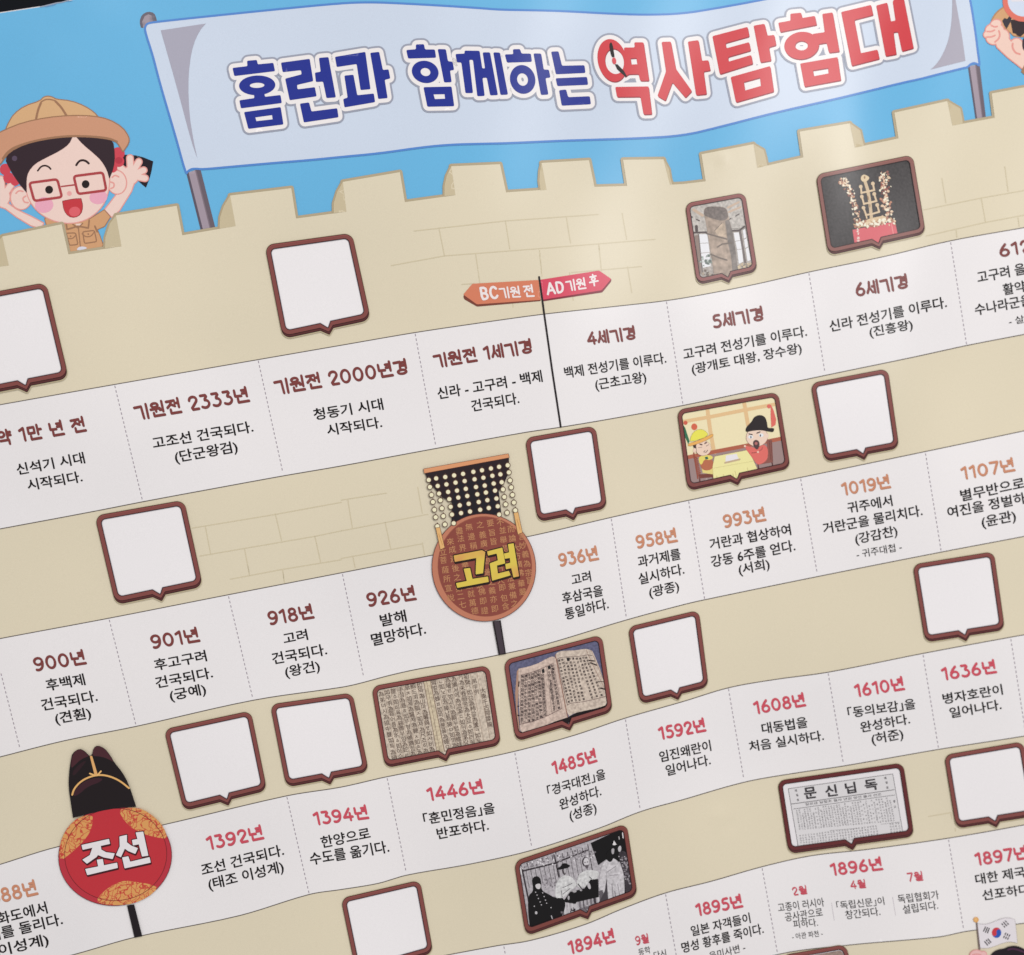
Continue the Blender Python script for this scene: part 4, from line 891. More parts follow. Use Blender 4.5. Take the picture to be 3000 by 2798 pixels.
# ---- the old newspaper
HP = "독립신문이본국사정을자세기록하고보선서울건일금년원수만한장동전"
def d_news(ro):
    f = Y
    a = Art("printed_newspaper", ro)
    a.add(f((262, 490), (1615, 298), (1755, 1100), (395, 1275)), (216, 213, 215), 25, 'flat')
    a.add(fl(f, [(395, 1260), (262, 490), (1615, 298), (1752, 1090)], 3) + fl(f, [(305, 688), (1635, 502)], 4) + fl(f, [(330, 752), (1645, 570)], 3) + fl(f, [(800, 1030), (1180, 1000)], 1.5) + fl(f, [(1460, 950), (1700, 920)], 1.5), (84, 80, 84), 26)
    a.done()
    a = Art("printed_masthead", ro)
    for ch, x0, y0, x1, y1, h in (("문", 478, 628, 640, 606, 165), ("신", 752, 600, 908, 578, 165), ("닙", 1012, 560, 1150, 540, 160), ("독", 1262, 524, 1428, 500, 160)):
        typeset(a, f, ch, (x0, y0), (x1, y1), h, (58, 54, 58), 26.5, .03)
    a.done()
    a = Art("printed_writing", ro); c = (92, 88, 92); r_ = random.Random(5)
    for s_, p0, p1 in (("제일호", (360, 515), (390, 632)), ("제일권", (1518, 352), (1548, 475)), ("광고", (1636, 652), (1646, 725))): vtext(a, f, s_, p0, p1, 34, c, 26.5, .03)
    typeset(a, f, "일요금 일칠초 월사 년원 양건 울서 선조", (485, 708), (1470, 578), 38, (84, 80, 84), 26.5, .03)
    for k in range(36):
        u = k / 35
        x0, y0 = 372 + (1575 - 372) * u, 775 + (610 - 775) * u; x1, y1 = 412 + (1630 - 412) * u, 1012 + (900 - 1012) * u + 0
        x2, y2 = 415 + (1690 - 415) * u, 1100 + (935 - 1100) * u; x3, y3 = 430 + (1715 - 430) * u, 1225 + (1075 - 1225) * u
        n = r_.choice((9, 10, 10, 6)); st = r_.uniform(0, .25) if r_.random() < .4 else 0
        vtext(a, f, "".join(r_.choice(HP) for _ in range(n)), (x0 + (x1 - x0) * st, y0 + (y1 - y0) * st), (x1, y1), 25, c, 26.5, 0)
        if k not in (28, 29, 30, 31): vtext(a, f, "".join(r_.choice(HP) for _ in range(5)), (x2, y2), (x3, y3), 25, c, 26.5, 0)
    a.done()
card("picture_card", "picture card of an old newspaper page in black type", Y, (128, 392), (1744, 160), (1888, 1105), (275, 1330), (1100, 1300), .95, (228, 224, 227), 'flat', d_news, (98, 40, 42))

# ---- black and white group photo
def d_group(ro):
    f = Zz; Kk = (10, 7, 10)
    a = Art("printed_backdrop", ro)
    a.add(f((1185, 330), (1640, 120), (1720, 300), (1790, 980), (1660, 1100), (1640, 600), (1400, 560), (1290, 640)), Kk, 25)
    ps = fl(f, [(240, 720), (690, 610), (1140, 430)], 11) + fl(f, [(682, 500), (745, 800)], 10) + fl(f, [(235, 690), (320, 1100), (350, 1300)], 11) + fl(f, [(1145, 350), (1215, 740)], 5)
    for x in range(290, 1100, 62): ps += fl(f, [(x, 730 - (x - 240) * .27), (x + 50 + random.uniform(-6, 6), 960 - (x - 240) * .22)], 3)
    for x in range(300, 1100, 70): ps += fl(f, [(x, 610 - (x - 240) * .25), (x + 10, 660 - (x - 240) * .25)], 5)
    a.add(ps, (52, 44, 50), 25.5)
    a.add(fl(f, [(215, 690), (222, 760)], 10) + fl(f, [(1628, 190), (1636, 260)], 7) + fl(f, [(1578, 240), (1582, 280)], 4), (224, 220, 222), 26)
    blobs(a, f, [(250, 640), (500, 600), (900, 500), (1250, 500)], 40, 45, 13, [(150, 144, 150), (110, 104, 110), (226, 222, 226)], 25.6)
    blobs(a, f, [(560, 800), (640, 900)], 20, 40, 14, [(120, 114, 120), (160, 154, 160)], 25.6)
    for x in range(820, 1320, 52): a.add(fl(f, [(x, 1150 - (x - 820) * .18), (x + 22, 1360 - (x - 820) * .3)], random.choice((9, 14, 18))), random.choice(((60, 54, 60), (200, 196, 200), (120, 114, 120), (84, 78, 84))), 26)
    blobs(a, f, [(780, 1330), (1000, 1290), (1260, 1180)], 22, 40, 24, [(50, 44, 50), (190, 186, 190), (110, 104, 110)], 26.2)
    a.done()
    a = Art("printed_figure", ro, "figure in a long black uniform coat at the left of the group photo")
    a.add(smooth(f((370, 850), (385, 810), (440, 785), (485, 815), (500, 870), (505, 990), (600, 1040), (690, 1090), (830, 1095), (835, 1240), (760, 1400), (700, 1470), (400, 1560), (345, 1530), (315, 1250), (320, 1060), (390, 1000), (380, 900)), True, 1), Kk, 26.6)
    a.add(smooth(f((412, 905), (490, 888), (495, 945), (470, 975), (430, 960))), (206, 202, 204), 27)
    a.add([fell(f, x, y, 8) for x, y in ((422, 1013), (442, 1052), (461, 1100), (485, 1148), (502, 1188), (520, 1022), (541, 1072), (559, 1122), (405, 1207), (636, 1226), (575, 1165))] + [fell(f, 430, 1298, 17, 22)] + fl(f, [(640, 1340), (680, 1455)], 6), (190, 186, 190), 27)
    a.done()
    a = Art("printed_figure", ro, "seated figure in white robe and wide dark hat")
    a.add(smooth(f((690, 1095), (700, 900), (760, 810), (830, 770), (930, 800), (1010, 920), (900, 990), (850, 1060), (760, 1105))), (236, 232, 236), 26.6, 'photo')
    a.add(smooth(f((715, 690), (775, 650), (790, 612), (850, 612), (870, 630), (905, 640), (885, 672), (810, 690), (740, 705))), Kk, 27.4)
    a.add(smooth(f((785, 690), (850, 675), (850, 740), (825, 780), (795, 750))), (70, 62, 68), 27); a.add(smooth(f((805, 690), (850, 680), (845, 740), (825, 760))), (176, 172, 176), 27.2)
    a.add(fl(f, [(780, 990), (790, 1080)], 4) + fl(f, [(800, 950), (930, 890)], 4) + fl(f, [(800, 1040), (900, 960)], 4), (90, 84, 90), 27.3)
    a.done()
    a = Art("printed_figure", ro, "seated figure in pale robe in the middle of the group photo")
    a.add(smooth(f((1010, 780), (1080, 720), (1160, 700), (1310, 720), (1290, 820), (1180, 850), (1100, 960), (980, 940))), (236, 232, 235), 26.4, 'photo')
    a.add(fell(f, 1118, 592, 52, 66), (60, 52, 58), 26.8); a.add(fell(f, 1126, 592, 40, 58), (206, 202, 206), 27); a.add(f((1095, 640), (1160, 630), (1140, 700)), (90, 82, 88), 27.2)
    a.add(fl(f, [(1170, 800), (1200, 830)], 5) + fl(f, [(1010, 900), (1060, 960)], 7) + fl(f, [(1100, 600), (1115, 600)], 5) + fl(f, [(1135, 595), (1150, 592)], 5), (40, 34, 40), 27.2)
    a.done()
    a = Art("printed_litter", ro, "dark carried seat under the seated figures")
    a.add(f((820, 1120), (900, 1010), (1100, 960), (1180, 840), (1290, 830), (1300, 1080), (990, 1150), (975, 1175), (820, 1150)), Kk, 27.3)
    a.add(smooth(f((1130, 900), (1165, 870), (1195, 960), (1160, 975))), (190, 186, 190), 27.6); a.add([fell(f, 960, 998, 30, 20), fell(f, 1050, 985, 18, 12), fell(f, 880, 1090, 14, 30)], (170, 166, 170), 27.6); a.done()
    a = Art("printed_figure", ro, "standing bearer in a pale robe at the right of the group photo")
    a.add(smooth(f((1310, 800), (1345, 620), (1410, 560), (1520, 535), (1600, 640), (1650, 780), (1660, 1080), (1530, 1140), (1420, 1195), (1370, 1000), (1290, 970))), (196, 192, 196), 27.4, 'photo')
    a.add(f((1390, 560), (1405, 780), (1435, 1190), (1340, 1220), (1300, 1150), (1380, 1000), (1410, 800)), (66, 60, 66), 27.7); a.add(fl(f, [(1420, 730), (1540, 650)], 4) + fl(f, [(1450, 780), (1560, 770)], 4) + fl(f, [(1480, 900), (1500, 1120)], 5) + fl(f, [(1560, 900), (1590, 1080)], 4) + fl(f, [(1540, 1130), (1520, 1000)], 7), (128, 122, 128), 27.7)
    a.add(smooth(f((1395, 540), (1410, 450), (1480, 400), (1515, 470), (1490, 580), (1440, 600))), Kk, 27.9); a.add(smooth(f((1470, 410), (1515, 400), (1510, 480), (1480, 490))), (170, 166, 170), 28.1); a.add(f((1490, 358), (1508, 295), (1545, 352), (1520, 362)), (224, 220, 222), 28.1)
    a.add(f((1300, 1000), (1350, 980), (1380, 1150), (1320, 1230)), (96, 90, 96), 27.6)
    a.done()
    a = Art("printed_figure", ro, "figure in dark uniform at the far right of the group photo")
    a.add(smooth(f((1560, 470), (1640, 430), (1690, 480), (1730, 700), (1770, 960), (1720, 1080), (1670, 1060), (1650, 760), (1600, 620))), (58, 52, 58), 26.8, 'photo'); a.add(smooth(f((1560, 400), (1590, 362), (1612, 380), (1608, 440), (1575, 460))), (190, 186, 190), 27)
    a.add([fell(f, x, y, 8) for x, y in ((1578, 518), (1600, 560), (1622, 600), (1655, 520), (1668, 830), (1625, 635))], (180, 176, 180), 27.2); blobs(a, f, [(1650, 500), (1720, 900)], 22, 22, 14, [(110, 104, 110), (150, 144, 150)], 27.2)
    a.done()
card("picture_card", "picture card of a black and white group photo", Zz, (130, 590), (1680, 68), (1832, 1060), (292, 1618), (1163, 1466), 1.0, (176, 171, 176), 'photo', d_group, (124, 66, 60))

# ================================================================ Goryeo fan with beaded crown
f = R
a_ = Art("goryeo_fan", None, "round brown printed fan with gold Goryeo lettering under a beaded crown")
a_.add(ccw(inflate([fell(f, 621, 1035, 436, 452, -8)], 0)[0]), (98, 48, 44), 31); a_.add(fell(f, 621, 1035, 431, 447, -8), (192, 124, 98), 31.5)
a_.add(fell(f, 629, 1026, 394, 420, -8), (150, 84, 66), 32); a_.add(fell(f, 629, 1028, 389, 414, -8), (140, 72, 62), 32.5, 'wide')
FAN = a_.done()
a_ = Art("fan_handle", FAN); a_.add(f((693, 1484), (762, 1476), (806, 1758), (745, 1768)), (30, 22, 26), 29.5); a_.add(f((706, 1486), (750, 1480), (795, 1750), (756, 1758)), (68, 58, 66), 30); a_.done()
a_ = Art("fan_inscription", FAN, "rows of small gold Chinese characters on the brown fan")
for s_, x, y in [("立", 280, 905), ("菩", 285, 975), ("薩", 298, 1055), ("所", 312, 1130), ("宣", 328, 1205), ("說", 345, 1285), ("來", 342, 815), ("成", 362, 885), ("遍", 372, 965), ("後", 388, 1040), ("之", 402, 1115), ("盡", 418, 725), ("法", 430, 790), ("界", 448, 870), ("華", 468, 1012), ("第", 418, 1212), ("二", 430, 1275), ("七", 447, 1345),
                 ("無", 500, 695), ("邊", 518, 775), ("稱", 535, 855), ("嚴", 500, 1185), ("就", 515, 1255), ("萬", 530, 1330), ("德", 548, 1398), ("之", 592, 675), ("義", 610, 760), ("廣", 620, 835), ("即", 630, 915), ("周", 645, 985), ("遍", 655, 1070), ("談", 590, 1180), ("佛", 603, 1240), ("即", 617, 1315), ("證", 630, 1395),
                 ("要", 678, 665), ("旨", 693, 740), ("皆", 707, 820), ("門", 755, 1045), ("之", 690, 1155), ("義", 693, 1225), ("亦", 705, 1300), ("即", 717, 1380), ("不", 765, 660), ("並", 780, 720), ("舉", 790, 800), ("理", 808, 875), ("大", 762, 1140), ("即", 775, 1205), ("包", 790, 1285), ("含", 802, 1360), ("而", 852, 710), ("論", 862, 785), ("大", 890, 870), ("方", 903, 935), ("廣", 915, 1010), ("佛", 928, 1080), ("法", 845, 1125),
                 ("兼", 858, 1195), ("備", 868, 1265), ("之", 880, 1335), ("言", 938, 775), ("妙", 950, 850), ("義", 970, 925), ("為", 980, 1000), ("宗", 993, 1075), ("旨", 1003, 1140), ("華", 935, 1170), ("嚴", 945, 1240)]:
    vtext(a_, f, s_, (x - 2, y), (x + 8, y + 70), 64, (196, 142, 98), 33.2, 0)
a_.done()
LP = [[(368, 935), (605, 890), (632, 905), (614, 1083), (552, 1092), (557, 955), (378, 988)], [(452, 1045), (505, 1038), (525, 1130), (655, 1110), (662, 1155), (398, 1205), (388, 1165), (478, 1148)],
      [(648, 900), (775, 868), (800, 1000), (730, 1018), (738, 1085), (830, 1062), (845, 1100), (690, 1145), (670, 1000), (738, 975), (728, 918), (655, 935)],
      [(822, 840), (870, 832), (915, 1108), (868, 1118), (850, 1040), (805, 1050), (800, 1005), (842, 995), (838, 955), (796, 962), (788, 918), (832, 908)]]
ps = [ccw(rnd(f(p), 1.5)) for p in LP]
a_ = Art("fan_lettering", FAN, "gold Korean word for Goryeo"); a_.add(inflate(ps, 3.2) + inflate(shift(ps, 1.5, 4.5), 2.2), (38, 22, 20), 34); a_.add(ps, (232, 204, 84), 35, 'gold'); a_.done()
a_ = Art("crown_top", FAN, "dark crown cap with an orange bar above the fan")
a_.add(f((125, 235), (830, 108), (832, 235), (795, 320), (745, 395), (768, 590), (700, 585), (560, 595), (440, 620), (350, 660), (355, 490), (275, 450), (200, 365), (145, 290)), (40, 26, 32), 30.5)
a_.add(f((385, 330), (690, 270), (745, 395), (768, 590), (560, 595), (350, 660), (355, 490)), (28, 24, 32), 30.8)
a_.add(line(f((118, 212), (825, 85), (832, 115), (124, 246)), 1.2, True), (110, 60, 46), 33); a_.add(f((118, 212), (825, 85), (832, 115), (124, 246)), (218, 152, 108), 33.4)
a_.done()
BEADS = [[(160, 303), (170, 362), (183, 428), (195, 487), (207, 552), (218, 615), (232, 690)], [(222, 290), (235, 353), (246, 417), (258, 473), (270, 540), (282, 605), (295, 675)], [(298, 278), (308, 340), (322, 403), (332, 463), (343, 527), (354, 592), (369, 665)], [(372, 265), (384, 325), (396, 392), (407, 450), (419, 515), (430, 580)],
         [(447, 252), (460, 312), (470, 377), (482, 437), (494, 502), (505, 567)], [(533, 235), (543, 297), (555, 362), (566, 423), (578, 487), (590, 552)], [(605, 222), (617, 284), (628, 350), (638, 408), (650, 472), (662, 537)], [(680, 207), (692, 268), (703, 333), (714, 392), (726, 458), (737, 523), (749, 592)], [(748, 193), (759, 256), (770, 322), (781, 382), (792, 445), (803, 507), (815, 577)],
         [(820, 180), (830, 240), (840, 307), (850, 365), (860, 428), (872, 492), (884, 557)]]
for st in BEADS:
    a_ = Art("bead_string", FAN); a_.add([fell(f, x, y, 24, None, 0, 14) for x, y in st] + [ccw(f((x - 9, y - 18), (x + 1, y - 33), (x + 9, y - 18))) for x, y in st], (92, 62, 50), 33.6); a_.add([fell(f, x, y, 17.5, None, 0, 14) for x, y in st], (240, 230, 196), 34.2); a_.done()
for p in ([(220, 705), (252, 700), (292, 868), (258, 884)], [(872, 580), (906, 574), (942, 742), (906, 756)]):
    a_ = Art("tassel", FAN); a_.add(inflate([ccw(f(p))], 1.2), (110, 70, 48), 35); a_.add(f(p), (226, 178, 116), 35.5); a_.add(line(f(((p[0][0] + p[1][0]) / 2 + 8, p[0][1] + 50), ((p[2][0] + p[3][0]) / 2, p[2][1] - 20)), .6), (190, 130, 70), 36); a_.done()

# ================================================================ Joseon fan with the winged cap
f = T
a_ = Art("joseon_fan", None, "round red printed fan with white Joseon lettering under a black royal cap")
a_.add(fell(f, 698, 1056, 490, 427, -4), (110, 28, 36), 31); a_.add(fell(f, 698, 1056, 485, 422, -4), (184, 50, 64), 31.5); a_.add(fell(f, 703, 1040, 442, 399, -4), (110, 28, 36), 32.4); a_.add(fell(f, 703, 1040, 438, 395, -4), (190, 48, 58), 32.6)
FAN2 = a_.done()
a_ = Art("fan_handle", FAN2); a_.add(f((800, 1478), (862, 1470), (932, 1745), (865, 1758)), (24, 16, 22), 30); a_.done()
GP = [[(505, 692), (503, 780), (480, 850), (430, 920), (340, 1010), (228, 1098), (214, 1000), (240, 890), (300, 790), (380, 720)], [(722, 652), (840, 632), (940, 650), (1050, 725), (1120, 810), (1152, 905), (1050, 893), (900, 850), (790, 770)], [(530, 1440), (600, 1355), (700, 1290), (790, 1262), (900, 1280), (1000, 1295), (1072, 1328), (980, 1410), (850, 1466), (720, 1478), (600, 1470)]]
for p in GP:
    a_ = Art("brocade_patch", FAN2, "gold floral brocade pattern on the red fan"); q = smooth(f(p), True, 1)
    a_.add(q, (216, 156, 92), 32, 'brocade'); a_.add(q, (216, 156, 92), 33.2, 'brocade'); a_.done()
a_ = Art("fan_rim_line", FAN2); a_.add([fell(f, 703, 1040, 443, 400, -4)], (120, 32, 38), 33.8, holes=[fell(f, 703, 1040, 438, 395, -4)]); a_.done()
LP = [[(408, 958), (645, 905), (655, 948), (418, 1000)], [(510, 960), (572, 950), (580, 1000), (540, 1060), (455, 1120), (415, 1085), (480, 1045)], [(540, 1015), (575, 995), (620, 1020), (695, 1030), (677, 1080), (600, 1065), (545, 1042)], [(540, 1085), (592, 1078), (602, 1135), (552, 1145)], [(440, 1165), (715, 1110), (722, 1155), (458, 1218)],
      [(735, 885), (800, 870), (800, 950), (748, 1064), (705, 1045), (738, 970)], [(770, 945), (800, 935), (840, 965), (895, 985), (872, 1035), (810, 1010), (775, 985)], [(875, 850), (940, 842), (985, 1050), (930, 1058)], [(843, 915), (905, 903), (912, 950), (852, 962)], [(758, 1065), (812, 1055), (828, 1102), (995, 1062), (1005, 1110), (780, 1160)]]
ps = [ccw(rnd(f(p), 1.5)) for p in LP]
a_ = Art("fan_lettering", FAN2, "white Korean word for Joseon"); a_.add(inflate(ps, 2.6) + inflate(shift(ps, 1.3, 3.6), 2), (66, 14, 24), 34); a_.add(ps, (230, 225, 228), 35); a_.done()
a_ = Art("royal_cap", FAN2, "black winged cap with a gold band above the red fan")
a_.add(smooth(f((335, 725), (335, 725), (316, 600), (296, 460), (300, 340), (315, 230), (330, 165), (390, 125), (440, 150), (475, 190), (497, 188), (512, 120), (548, 98), (610, 125), (660, 190), (690, 245), (760, 330), (815, 430), (880, 628), (880, 628), (800, 634), (640, 650), (470, 690)), True, 1), (24, 14, 18), 36)
a_.add(smooth(f((318, 300), (322, 210), (350, 150), (390, 130), (430, 148), (470, 192), (470, 192), (400, 222), (345, 275)), True, 1), (70, 32, 40), 36.4); a_.add(smooth(f((499, 190), (512, 125), (548, 102), (600, 122), (650, 182), (686, 243), (686, 243), (620, 208), (560, 194)), True, 1), (72, 34, 42), 36.4)
a_.add(smooth(f((330, 545), (360, 470), (430, 410), (520, 378), (600, 385), (560, 420), (460, 455), (390, 520))), (58, 26, 36), 36.4); a_.add(smooth(f((325, 330), (400, 250), (460, 225), (400, 300), (340, 370))), (44, 20, 28), 36.4)
a_.done()
a_ = Art("gold_band", FAN2, "thin gold arc and upright on the black cap"); a_.add(line(smooth(f((328, 525), (345, 470), (410, 402), (500, 362), (580, 352), (660, 368), (740, 405), (818, 468)), False, 2), 2.6), (226, 176, 108), 37); a_.add(f((480, 192), (500, 190), (548, 350), (520, 354)), (224, 170, 108), 37); a_.add(line(f((480, 342), (525, 358)), 2.2) + line(f((576, 322), (545, 358)), 2.2), (232, 184, 116), 37.4); a_.done()

# ================================================================ printed children
SKIN = (240, 208, 198); SKL = (228, 158, 150); TAN = (208, 158, 116); TAL = (158, 116, 88); HAIR = (50, 34, 42)
f = K
CL = 5.0   # behind the castle wall (its layers start at 7)
a_ = Art("explorer_child", None, "printed child in a round sun hat and red glasses raising both hands behind the castle wall")
a_.add(smooth(f((1120, 740), (1330, 738), (1480, 748), (1632, 810), (1632, 810), (1605, 960), (1555, 1090), (1555, 1090), (1500, 1045), (1400, 950), (1250, 900)), True, 1), (30, 20, 30), 3.2)
RAR = [ccw(f(*p)) for p in ([(1120, 1325), (1240, 1170), (1330, 1010), (1425, 1045), (1395, 1130), (1270, 1330), (1190, 1400)],)] + [ccw(fell(f, 1390, 960, 78, 92, -15))]
for e in ((1384, 775), (1478, 815), (1530, 905), (1545, 990)): RAR += fl(f, [(1395, 960), e], 30)
RAR += fl(f, [(1370, 950), (1250, 850)], 30)
LAR = [ccw(f(*p)) for p in ([(-60, 1270), (80, 1260), (180, 1330), (330, 1400), (460, 1470), (430, 1520), (330, 1490), (180, 1400), (60, 1310)],)] + [ccw(fell(f, 20, 1190, 82, 92))]
for e in ((125, 1050), (10, 1000), (-60, 1010)): LAR += fl(f, [(30, 1190), e], 30)
a_.add(inflate(RAR, 3.4), SKL, 3.6); a_.add(RAR, SKIN, 4.0)
GIRL = a_.done()
a_ = Art("arm", GIRL); a_.add(smooth(f((-100, 950), (0, 950), (60, 1040), (100, 1080), (-100, 1100)), True, 1), (30, 20, 30), 3.2)
a_.add(inflate(LAR, 3.4), SKL, 3.6); a_.add(LAR, SKIN, 4.0); a_.done()
a_ = Art("jacket", GIRL, "tan explorer jacket with pockets")
JK = [ccw(f(*p)) for p in ([(500, 1500), (480, 1420), (700, 1380), (950, 1430), (1110, 1330), (1172, 1402), (1110, 1500), (1030, 1535), (1060, 1600), (1095, 1700), (1060, 1760), (740, 1800), (660, 1600)],)]
a_.add(inflate(JK, 2.4), TAL, 4.4); a_.add(JK, TAN, 4.7)
a_.add(f((800, 1475), (870, 1470), (832, 1510)), SKIN, 5)
ls = fl(f, [(700, 1440), (715, 1535), (830, 1500), (940, 1520), (950, 1440)], 9) + fl(f, [(775, 1480), (832, 1520), (880, 1470)], 7) + fl(f, [(835, 1520), (858, 1735)], 6) + fl(f, [(1010, 1500), (1035, 1560)], 9)
ls += line(rnd(f((880, 1560), (1005, 1545), (1030, 1665), (900, 1685)), 5), 1.8, True) + line(rnd(f((705, 1575), (805, 1572), (830, 1695), (740, 1705)), 5), 1.8, True)
ls += line(smooth(f((875, 1580), (910, 1615), (970, 1610), (1005, 1560)), False, 2), 1.6) + line(smooth(f((720, 1630), (770, 1635), (805, 1600)), False, 2), 1.6) + [fell(f, 940, 1585, 9), fell(f, 752, 1608, 9)]
a_.add(ls, TAL, 5.2); a_.add(smooth(f((815, 1745), (850, 1715), (915, 1720), (930, 1740), (830, 1760))), (216, 214, 226), 5.4)
a_.done()
a_ = Art("ear", GIRL); a_.add(fell(f, 1245, 1032, 110, 134, -8), SKL, 4.4); a_.add(fell(f, 1243, 1032, 98, 122, -8), SKIN, 4.8); a_.add(line(smooth(f((1195, 980), (1225, 955), (1265, 975)), False, 2), 2.2) + line(smooth(f((1180, 1030), (1215, 1040), (1215, 1085), (1180, 1100)), False, 2), 2.2), SKL, 5.2); a_.done()
a_ = Art("ear", GIRL); a_.add(fell(f, 222, 1200, 118, 130, -8), SKL, 4.4); a_.add(fell(f, 224, 1200, 106, 118, -8), SKIN, 4.8); a_.add(line(smooth(f((170, 1150), (200, 1120), (245, 1130)), False, 2), 2.2) + line(smooth(f((275, 1180), (240, 1200), (255, 1245), (300, 1250)), False, 2), 2.2), SKL, 5.2); a_.done()
a_ = Art("hair_tie", GIRL, "round red hair tie"); a_.add([fell(f, 1260, 725, 68, 66), fell(f, 1265, 810, 58, 60), fell(f, 1200, 880, 50)], (206, 70, 84), 4.9); a_.add([fell(f, 1265, 800, 40, 36)], (182, 54, 70), 5); a_.done()
a_ = Art("hair_tie", GIRL, "round red hair tie"); a_.add([fell(f, 55, 895, 58, 60), fell(f, 90, 985, 56, 60), fell(f, 160, 1020, 50)], (206, 70, 84), 4.3); a_.done()
a_ = Art("face", GIRL)
FC = smooth(f((275, 1100), (280, 900), (400, 620), (760, 440), (1000, 560), (1140, 820), (1172, 1030), (1120, 1250), (980, 1400), (800, 1470), (600, 1455), (430, 1370), (320, 1240)))
a_.add(inflate([ccw(FC)], 3.2), SKL, 5.5); a_.add(FC, SKIN, 5.8)
a_.add([fell(f, 470, 1275, 98, 84, -8), fell(f, 1048, 1190, 96, 76, -8)], (232, 168, 188), 6.0); a_.add(fell(f, 738, 1152, 26), (232, 168, 166), 6.1)
a_.add([fell(f, 523, 1112, 42, 43), fell(f, 912, 1053, 41, 43)], (34, 24, 24), 6.3)
a_.add(line(smooth(f((402, 910), (435, 865), (480, 852), (520, 868), (540, 892)), False, 2), 2.5) + line(smooth(f((812, 850), (840, 808), (880, 795), (920, 808), (945, 832)), False, 2), 3.2), (48, 28, 28), 6.3)
a_.add(line(rnd(f((312, 1040), (610, 1000), (660, 1190), (365, 1232)), 9), 3.8, True) + line(rnd(f((785, 968), (1095, 928), (1132, 1118), (830, 1158)), 9), 3.8, True) + fl(f, [(655, 1078), (795, 1060)], 8), (172, 66, 70), 6.4)
MO = smooth(f((668, 1235), (668, 1235), (780, 1212), (862, 1208), (862, 1208), (882, 1290), (862, 1370), (800, 1408), (730, 1395), (682, 1330)), True, 1)
a_.add(inflate([ccw(MO)], 1.6), (130, 44, 48), 6.3); a_.add(MO, (196, 58, 66), 6.4); a_.add(fell(f, 795, 1345, 60, 52, -10), (220, 98, 106), 6.5)
a_.done()
a_ = Art("hair", GIRL, "black hair parted over the forehead")
HL = smooth(f((770, 550), (770, 550), (735, 625), (640, 695), (480, 775), (370, 835), (300, 920), (280, 1000), (282, 1140), (282, 1140), (200, 1040), (110, 900), (50, 775), (150, 640), (400, 560), (600, 540)), True, 1)
HR = smooth(f((815, 550), (815, 550), (880, 625), (1000, 725), (1080, 800), (1140, 900), (1165, 990), (1165, 990), (1210, 880), (1224, 740), (1200, 580), (1100, 550), (950, 540)), True, 1)
a_.add(inflate([ccw(HL)], .8) + inflate([ccw(HR)], .8), (92, 40, 44), 6.5); a_.add([ccw(HL), ccw(HR)], HAIR, 6.6); a_.add(fell(f, 155, 778, 28), (88, 72, 92), 6.7); a_.done()
a_ = Art("sun_hat", GIRL, "tan round explorer hat with a wide brim")
DM = smooth(f((60, 480), (100, 390), (150, 310), (260, 225), (430, 170), (465, 128), (515, 118), (565, 132), (590, 152), (760, 170), (900, 225), (1000, 290), (1050, 350), (800, 380), (400, 420)), True, 1)
a_.add(inflate([ccw(DM)], 3.0), TAL, 6.2); a_.add(DM, (214, 172, 128), 6.3)
a_.add(line(smooth(f((435, 190), (405, 260), (385, 355)), False, 2), 3.3) + line(smooth(f((590, 170), (650, 230), (705, 318)), False, 2), 3.3) + line(smooth(f((435, 180), (480, 150), (540, 150), (590, 165)), False, 2), 2), TAL, 6.5)
BRM = smooth(f((-260, 700), (-100, 560), (60, 475), (250, 400), (500, 348), (760, 325), (1000, 332), (1160, 368), (1300, 450), (1368, 550), (1370, 610), (1310, 698), (1310, 698), (1250, 600), (1190, 572), (1000, 545), (760, 535), (500, 555), (260, 620), (100, 700), (30, 790), (0, 840), (-60, 850), (-260, 880)), True, 1)
a_.add(inflate([ccw(BRM)], 3.4), TAL, 6.7); a_.add(BRM, (204, 150, 120), 6.85); a_.add(line(smooth(f((30, 780), (80, 710), (170, 650), (400, 582), (700, 538), (1000, 545), (1160, 565), (1245, 600)), False, 2), 3.2), TAL, 6.95)
a_.done()

f = U
a_ = Art("explorer_child", None, "printed child with a magnifying glass at the top right edge")
a_.add(smooth(f((1500, 100), (1350, 210), (1270, 330), (1250, 420), (1400, 420), (1560, 560), (1700, 690), (2100, 640), (2100, 100)), True, 1), (176, 130, 88), 5)
a_.add(smooth(f((1520, 120), (1390, 210), (1290, 340), (1280, 400), (1400, 400), (1580, 560), (1700, 670), (2100, 620), (2100, 120)), True, 1), (208, 158, 112), 5.3)
a_.add(f((1605, 360), (1850, 350), (2200, 330), (2200, 620), (1854, 610), (1790, 668), (1720, 640), (1710, 615), (1650, 600)), (44, 28, 34), 5.6)
a_.add(rnd(f((1458, 378), (1500, 325), (1550, 345), (1590, 290), (1632, 325), (1610, 400), (1540, 525), (1500, 470)), 2), (46, 40, 52), 5.8)
AR = [ccw(f(*p)) for p in ([(1330, 720), (1560, 680), (1640, 780), (2200, 900), (2200, 1500), (1830, 1240), (1560, 1030), (1370, 850)],)] + [ccw(fell(f, *q_)) for q_ in ((1345, 440, 95, 75, -25), (1255, 520, 100, 70, -35), (1225, 620, 95, 66, -10), (1275, 725, 100, 66, 25), (1370, 590, 120, 150, 10), (1480, 660, 100, 120, 0), (1720, 850, 120, 150, 0))]
a_.add(inflate(AR, 3.5), (224, 150, 140), 6.0); a_.add(AR, (236, 202, 188), 6.2)
